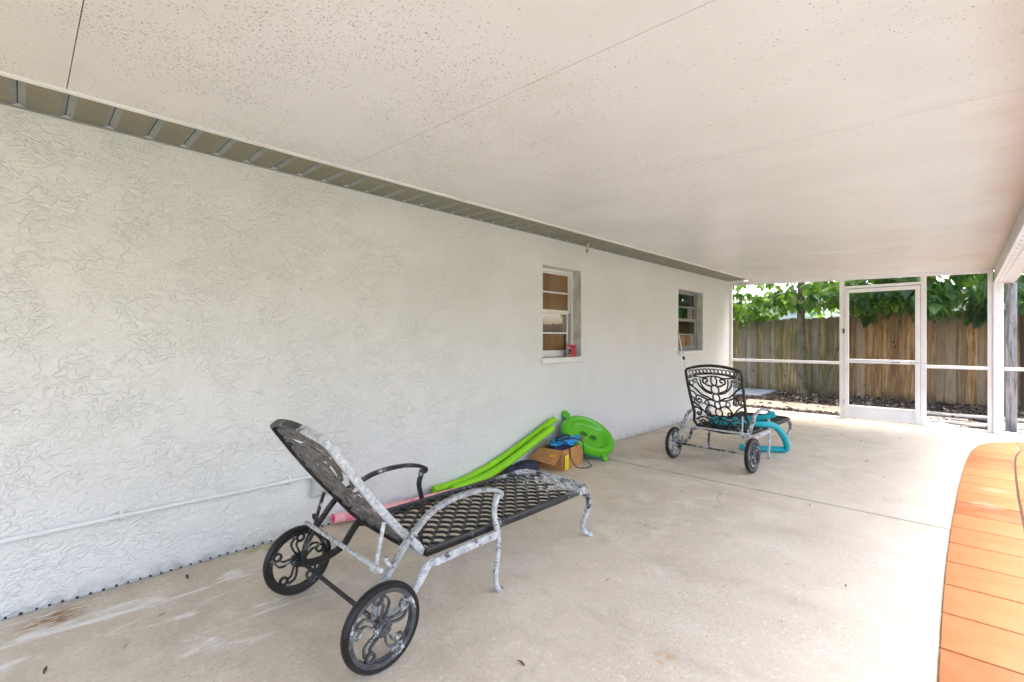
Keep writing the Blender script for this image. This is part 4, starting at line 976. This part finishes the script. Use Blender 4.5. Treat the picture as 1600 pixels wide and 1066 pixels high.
blobby('cloth_bag', 'dark navy cloth bag on the floor under the green noodles', 'bag', (-3.02, 3.28, .0), (.10, .22, .065), NAVY, 5, 4, .3, 5)
cm = MB(); rr = random.Random(9)
cab = [(-2.95, 3.72, .27), (-2.92, 3.80, .285), (-2.90, 3.95, .275), (-2.85, 4.02, .235), (-2.835, 4.02, .12), (-2.80, 4.06, .02), (-2.75, 4.03, .006), (-2.74, 3.93, .006), (-2.79, 3.84, .02), (-2.835, 3.80, .10), (-2.84, 3.77, .235), (-2.89, 3.74, .280), (-2.97, 3.72, .283)]
cm.sweep(spline(cab, 8), .010, .010, n=8)
for k in range(4): cm.sweep(spline([(-2.99+.05*cos(a*pi/4+k)+.01*k, 3.84+.085*sin(a*pi/4+k), .275+.008*k+.012*sin(a*1.7+k)) for a in range(8)], 5, True), .009, .009, n=8, closed=True)
tag(cm.build('cable', BLACKP, smooth=True), 'black rubber cable coiled on the box with a loop hanging down', 'cable')
# inflatable float leaning on the wall: oval with raised rim, two vents, head and foot knobs
ft = thing('pool_float', 'bright green turtle shaped child float leaning against the wall', 'float', (-2.97, 4.27, .07))
def oval_ring(prof, n=48, ax=.37, ay=.265, mi=0):
    """prof: (inset 0..1 of radius, z); scaled oval"""
    vs = []; m_ = len(prof); fs = []
    for i in range(n):
        a = 2*pi*i/n
        for k, z in prof: vs.append((cos(a)*ax*k, sin(a)*ay*k, z))
    for i in range(n):
        for j in range(m_-1): fs.append((i*m_+j, i*m_+j+1, ((i+1) % n)*m_+j+1, ((i+1) % n)*m_+j))
    fs.append(tuple(i*m_ for i in range(n))); fs.append(tuple(reversed([i*m_+m_-1 for i in range(n)])))
    return vs, fs
fm = MB(); pr = [(.30, .006), (.56, .012), (.64, .022), (.70, .052), (.78, .074), (.86, .076), (.94, .058), (.99, .022), (1.0, -.005), (.97, -.042), (.88, -.066), (.7, -.07), (.3, -.06)]
fm.add(*oval_ring(pr))
FT = Matrix.Translation((.0, .01, .165)) @ Matrix.Rotation(R(46), 4, 'Y') @ Matrix.Rotation(R(4), 4, 'X') @ Matrix.Rotation(R(62), 4, 'Z') @ Matrix.Scale(.93, 4)
o = fm.build('body', VINYL, ft, True); o.matrix_local = FT
for (u, v) in ((-.06, .01), (.07, -.01)):
    h = MB(); vs, fs = oval_ring([(1.0, .008), (1.18, .018), (1.3, .012)], 20, .046, .028); h.add(vs, fs[:-2])
    vs, fs = oval_ring([(.5, .0075), (1.02, .0095)], 20, .046, .028); h2 = MB(); h2.add(vs, fs)
    rot = Matrix.Translation((u, v, .004)) @ Matrix.Rotation(R(12), 4, 'Z')
    q = h.build('vent_rim', VINYL, ft, True); q.matrix_local = FT @ rot; q = h2.build('vent', DKGRN, ft); q.matrix_local = FT @ rot
def knob(name, u, v, L, r, ang):
    k = MB(); k.lathe([(0, .0005), (0, r*.75), (L*.35, r), (L*.75, r*.92), (L*.95, r*.5), (L, .0005)], 'x', 20); q = k.build(name, VINYL, ft, True)
    q.matrix_local = FT @ Matrix.Translation((u, v, -.002)) @ Matrix.Rotation(ang, 4, 'Z')
# placed round the oval's rim
knob('head', -.225, .195, .12, .050, R(122)); knob('foot', .15, -.225, .09, .036, R(-62))
for (u, v) in ((-.28, .10),):
    e = MB(); e.lathe([(0, .011), (.006, .010), (.008, .0005)], 'z', 10, closed=False); q = e.build('valve', DKGRN, ft); q.matrix_local = FT @ Matrix.Translation((u, v, .066))
# red foil packet on the sill
rp = thing('red_packet', 'shiny red foil packet standing on the white window sill', 'packet', (-3.26, 4.36, 1.0985), R(-20))
from mathutils import noise as mn
m = MB(); nx, nz = 10, 12; vs = []
for sg in (-1, 1):
    for j in range(nz+1):
        for i in range(nx+1):
            u = -1+2*i/nx; v = j/nz; th = .036*(1-.75*abs(u)**3)*(1-.9*v**5); x = u*.068*(1-.06*sin(v*3)); z = v*.125+.006*sin(u*5+v*2)*v
            vs.append((sg*(th+.010*mn.noise(Vector((u*2.2, v*3, sg*4)))*(1 if 0 < i < nx else 0)), x, z))
n1 = (nx+1)*(nz+1); fs = []
for k in (0, n1):
    for j in range(nz):
        for i in range(nx): a = k+j*(nx+1)+i; fs.append((a, a+1, a+nx+2, a+nx+1))
m.add(vs, fs)
for f_i, f in enumerate(m.f):
    cy = sum(m.v[q][1] for q in f)/4; czz = sum(m.v[q][2] for q in f)/4
    if f_i >= nx*nz and cy < -.018 and .015 < czz < .115: m.mi[f_i] = 1
m.build('pouch', [REDF, SILV], rp, True)
m = MB(); m.box(-.006, .006, -.066, .066, .118, .134); m.build('top_seal', REDF, rp)
m = MB()
for (y0, z0, z1) in ((-.052, .03, .05), (-.046, .055, .09), (-.03, .025, .045), (-.028, .06, .08)): m.box(.036, .044, y0, y0+.014, z0, z1)
m.build('black_print', DARKG, rp)
# conduit, clip and outlet box on the wall
cp = thing('wall_conduit', 'white painted conduit pipe running low along the stucco wall', 'pipe', (-3.2, 0, .366))
m = MB(); m.sweep([(-.004+.001*sin(i), -5+i*.46, .0015*sin(i*1.7)) for i in range(14)]+[(-.004, 1.345, 0)], .026, .026, n=14); m.build('pipe', PIPE, cp, True)
for yy in (-1.2, .36, 1.22):
    m = MB(); m.sweep([(-.020, yy, .030), (-.006, yy, .017), (.008, yy, .012), (.0125, yy, 0), (.008, yy, -.012), (-.006, yy, -.017), (-.020, yy, -.030)], .018, .004, (0, 1, 0)); m.build('pipe_clip', PIPE, cp)
m = MB(); m.sweep([(-.004, 1.335, 0), (-.004, 1.365, 0)], .034, .034, n=14); m.build('coupling', PIPE, cp, True)
ob = thing('outlet_box', 'grey outlet box on the wall at the end of the conduit', 'outlet box', (-3.2195, 1.412, .225))
m = MB(); m.bbox(0, .045, -.055, .055, .0, .135, .005); m.build('housing', GREYBOX, ob); m = MB(); m.bbox(.0455, .053, -.05, .05, .006, .125, .004); m.build('cover', GREYBOX, ob)
# little clip under the soffit
hk = thing('soffit_clip', 'small cream clip hanging from the grey soffit above window', 'clip', (-3.12, 4.50, 2.30))
m = MB(); m.bbox(-.012, .012, -.010, .010, .0, .098, .003); m.build('clip_body', m_plain('cream_plastic', (.62, .58, .45), .5), hk); m = MB(); m.bbox(-.014, .014, -.022, -.009, -.008, .03, .003); m.build('clip_jaw', m_plain('tan_plastic', (.42, .37, .26), .5), hk)
# telescopic pole leaning on the wall
pl = thing('telescopic_pole', 'thin white telescopic pole leaning on wall below the grey window', 'pole', (-2.95, 7.2, 0))
a, b = Vector((0, 0, .004)), Vector((-.262, -.13, 1.40)); q = lambda t: a.lerp(b, t)
m = MB(); m.sweep([q(0), q(.72)], .024, .024, n=12); m.build('lower_tube', WHITE, pl, True); m = MB(); m.sweep([q(.72), q(1)], .019, .019, n=12); m.build('upper_tube', m_plain('cream_tube', (.66, .62, .54), .4), pl, True)
m = MB(); m.sweep([q(.70), q(.735)], .036, .036, n=12); m.build('collar', BLACKP, pl, True)
# dry leaves and scraps on the floor
rr = random.Random(17)
spots = [(-2.59, .06, .05), (-2.72, .45, .04), (-1.276, 1.382, .045), (-1.384, 2.185, .035), (-.872, 4.26, .035), (-3.05, .62, .05), (-2.55, .30, .03), (-.55, 5.6, .05), (-.75, 6.2, .045), (-.95, 7.4, .05), (-.6, 7.9, .05), (-1.2, 7.7, .045), (-1.7, 8.6, .06), (-1.5, 8.8, .05), (-.9, 8.9, .05), (-.3, 7.1, .04), (-1.6, 3.0, .03), (-.45, 3.0, .03)]
for i, (x, yy, L) in enumerate(spots):
    m = MB(); vs, fs = leaf_mesh(L, L*rr.uniform(.15, .32), .5, .3); m.add([(p[0]-L/2, p[1], p[2]+.3*L*.35) for p in vs], fs)
    o = m.build('dry_leaf', LEAFBR, loc=(x, yy, .004)); o.rotation_euler = (rr.uniform(-.1, .1), 0, rr.uniform(0, 6.28))
    tag(o, 'small curled dry brown leaf lying on the concrete floor', 'leaf', 'dry leaves scattered on the patio floor')
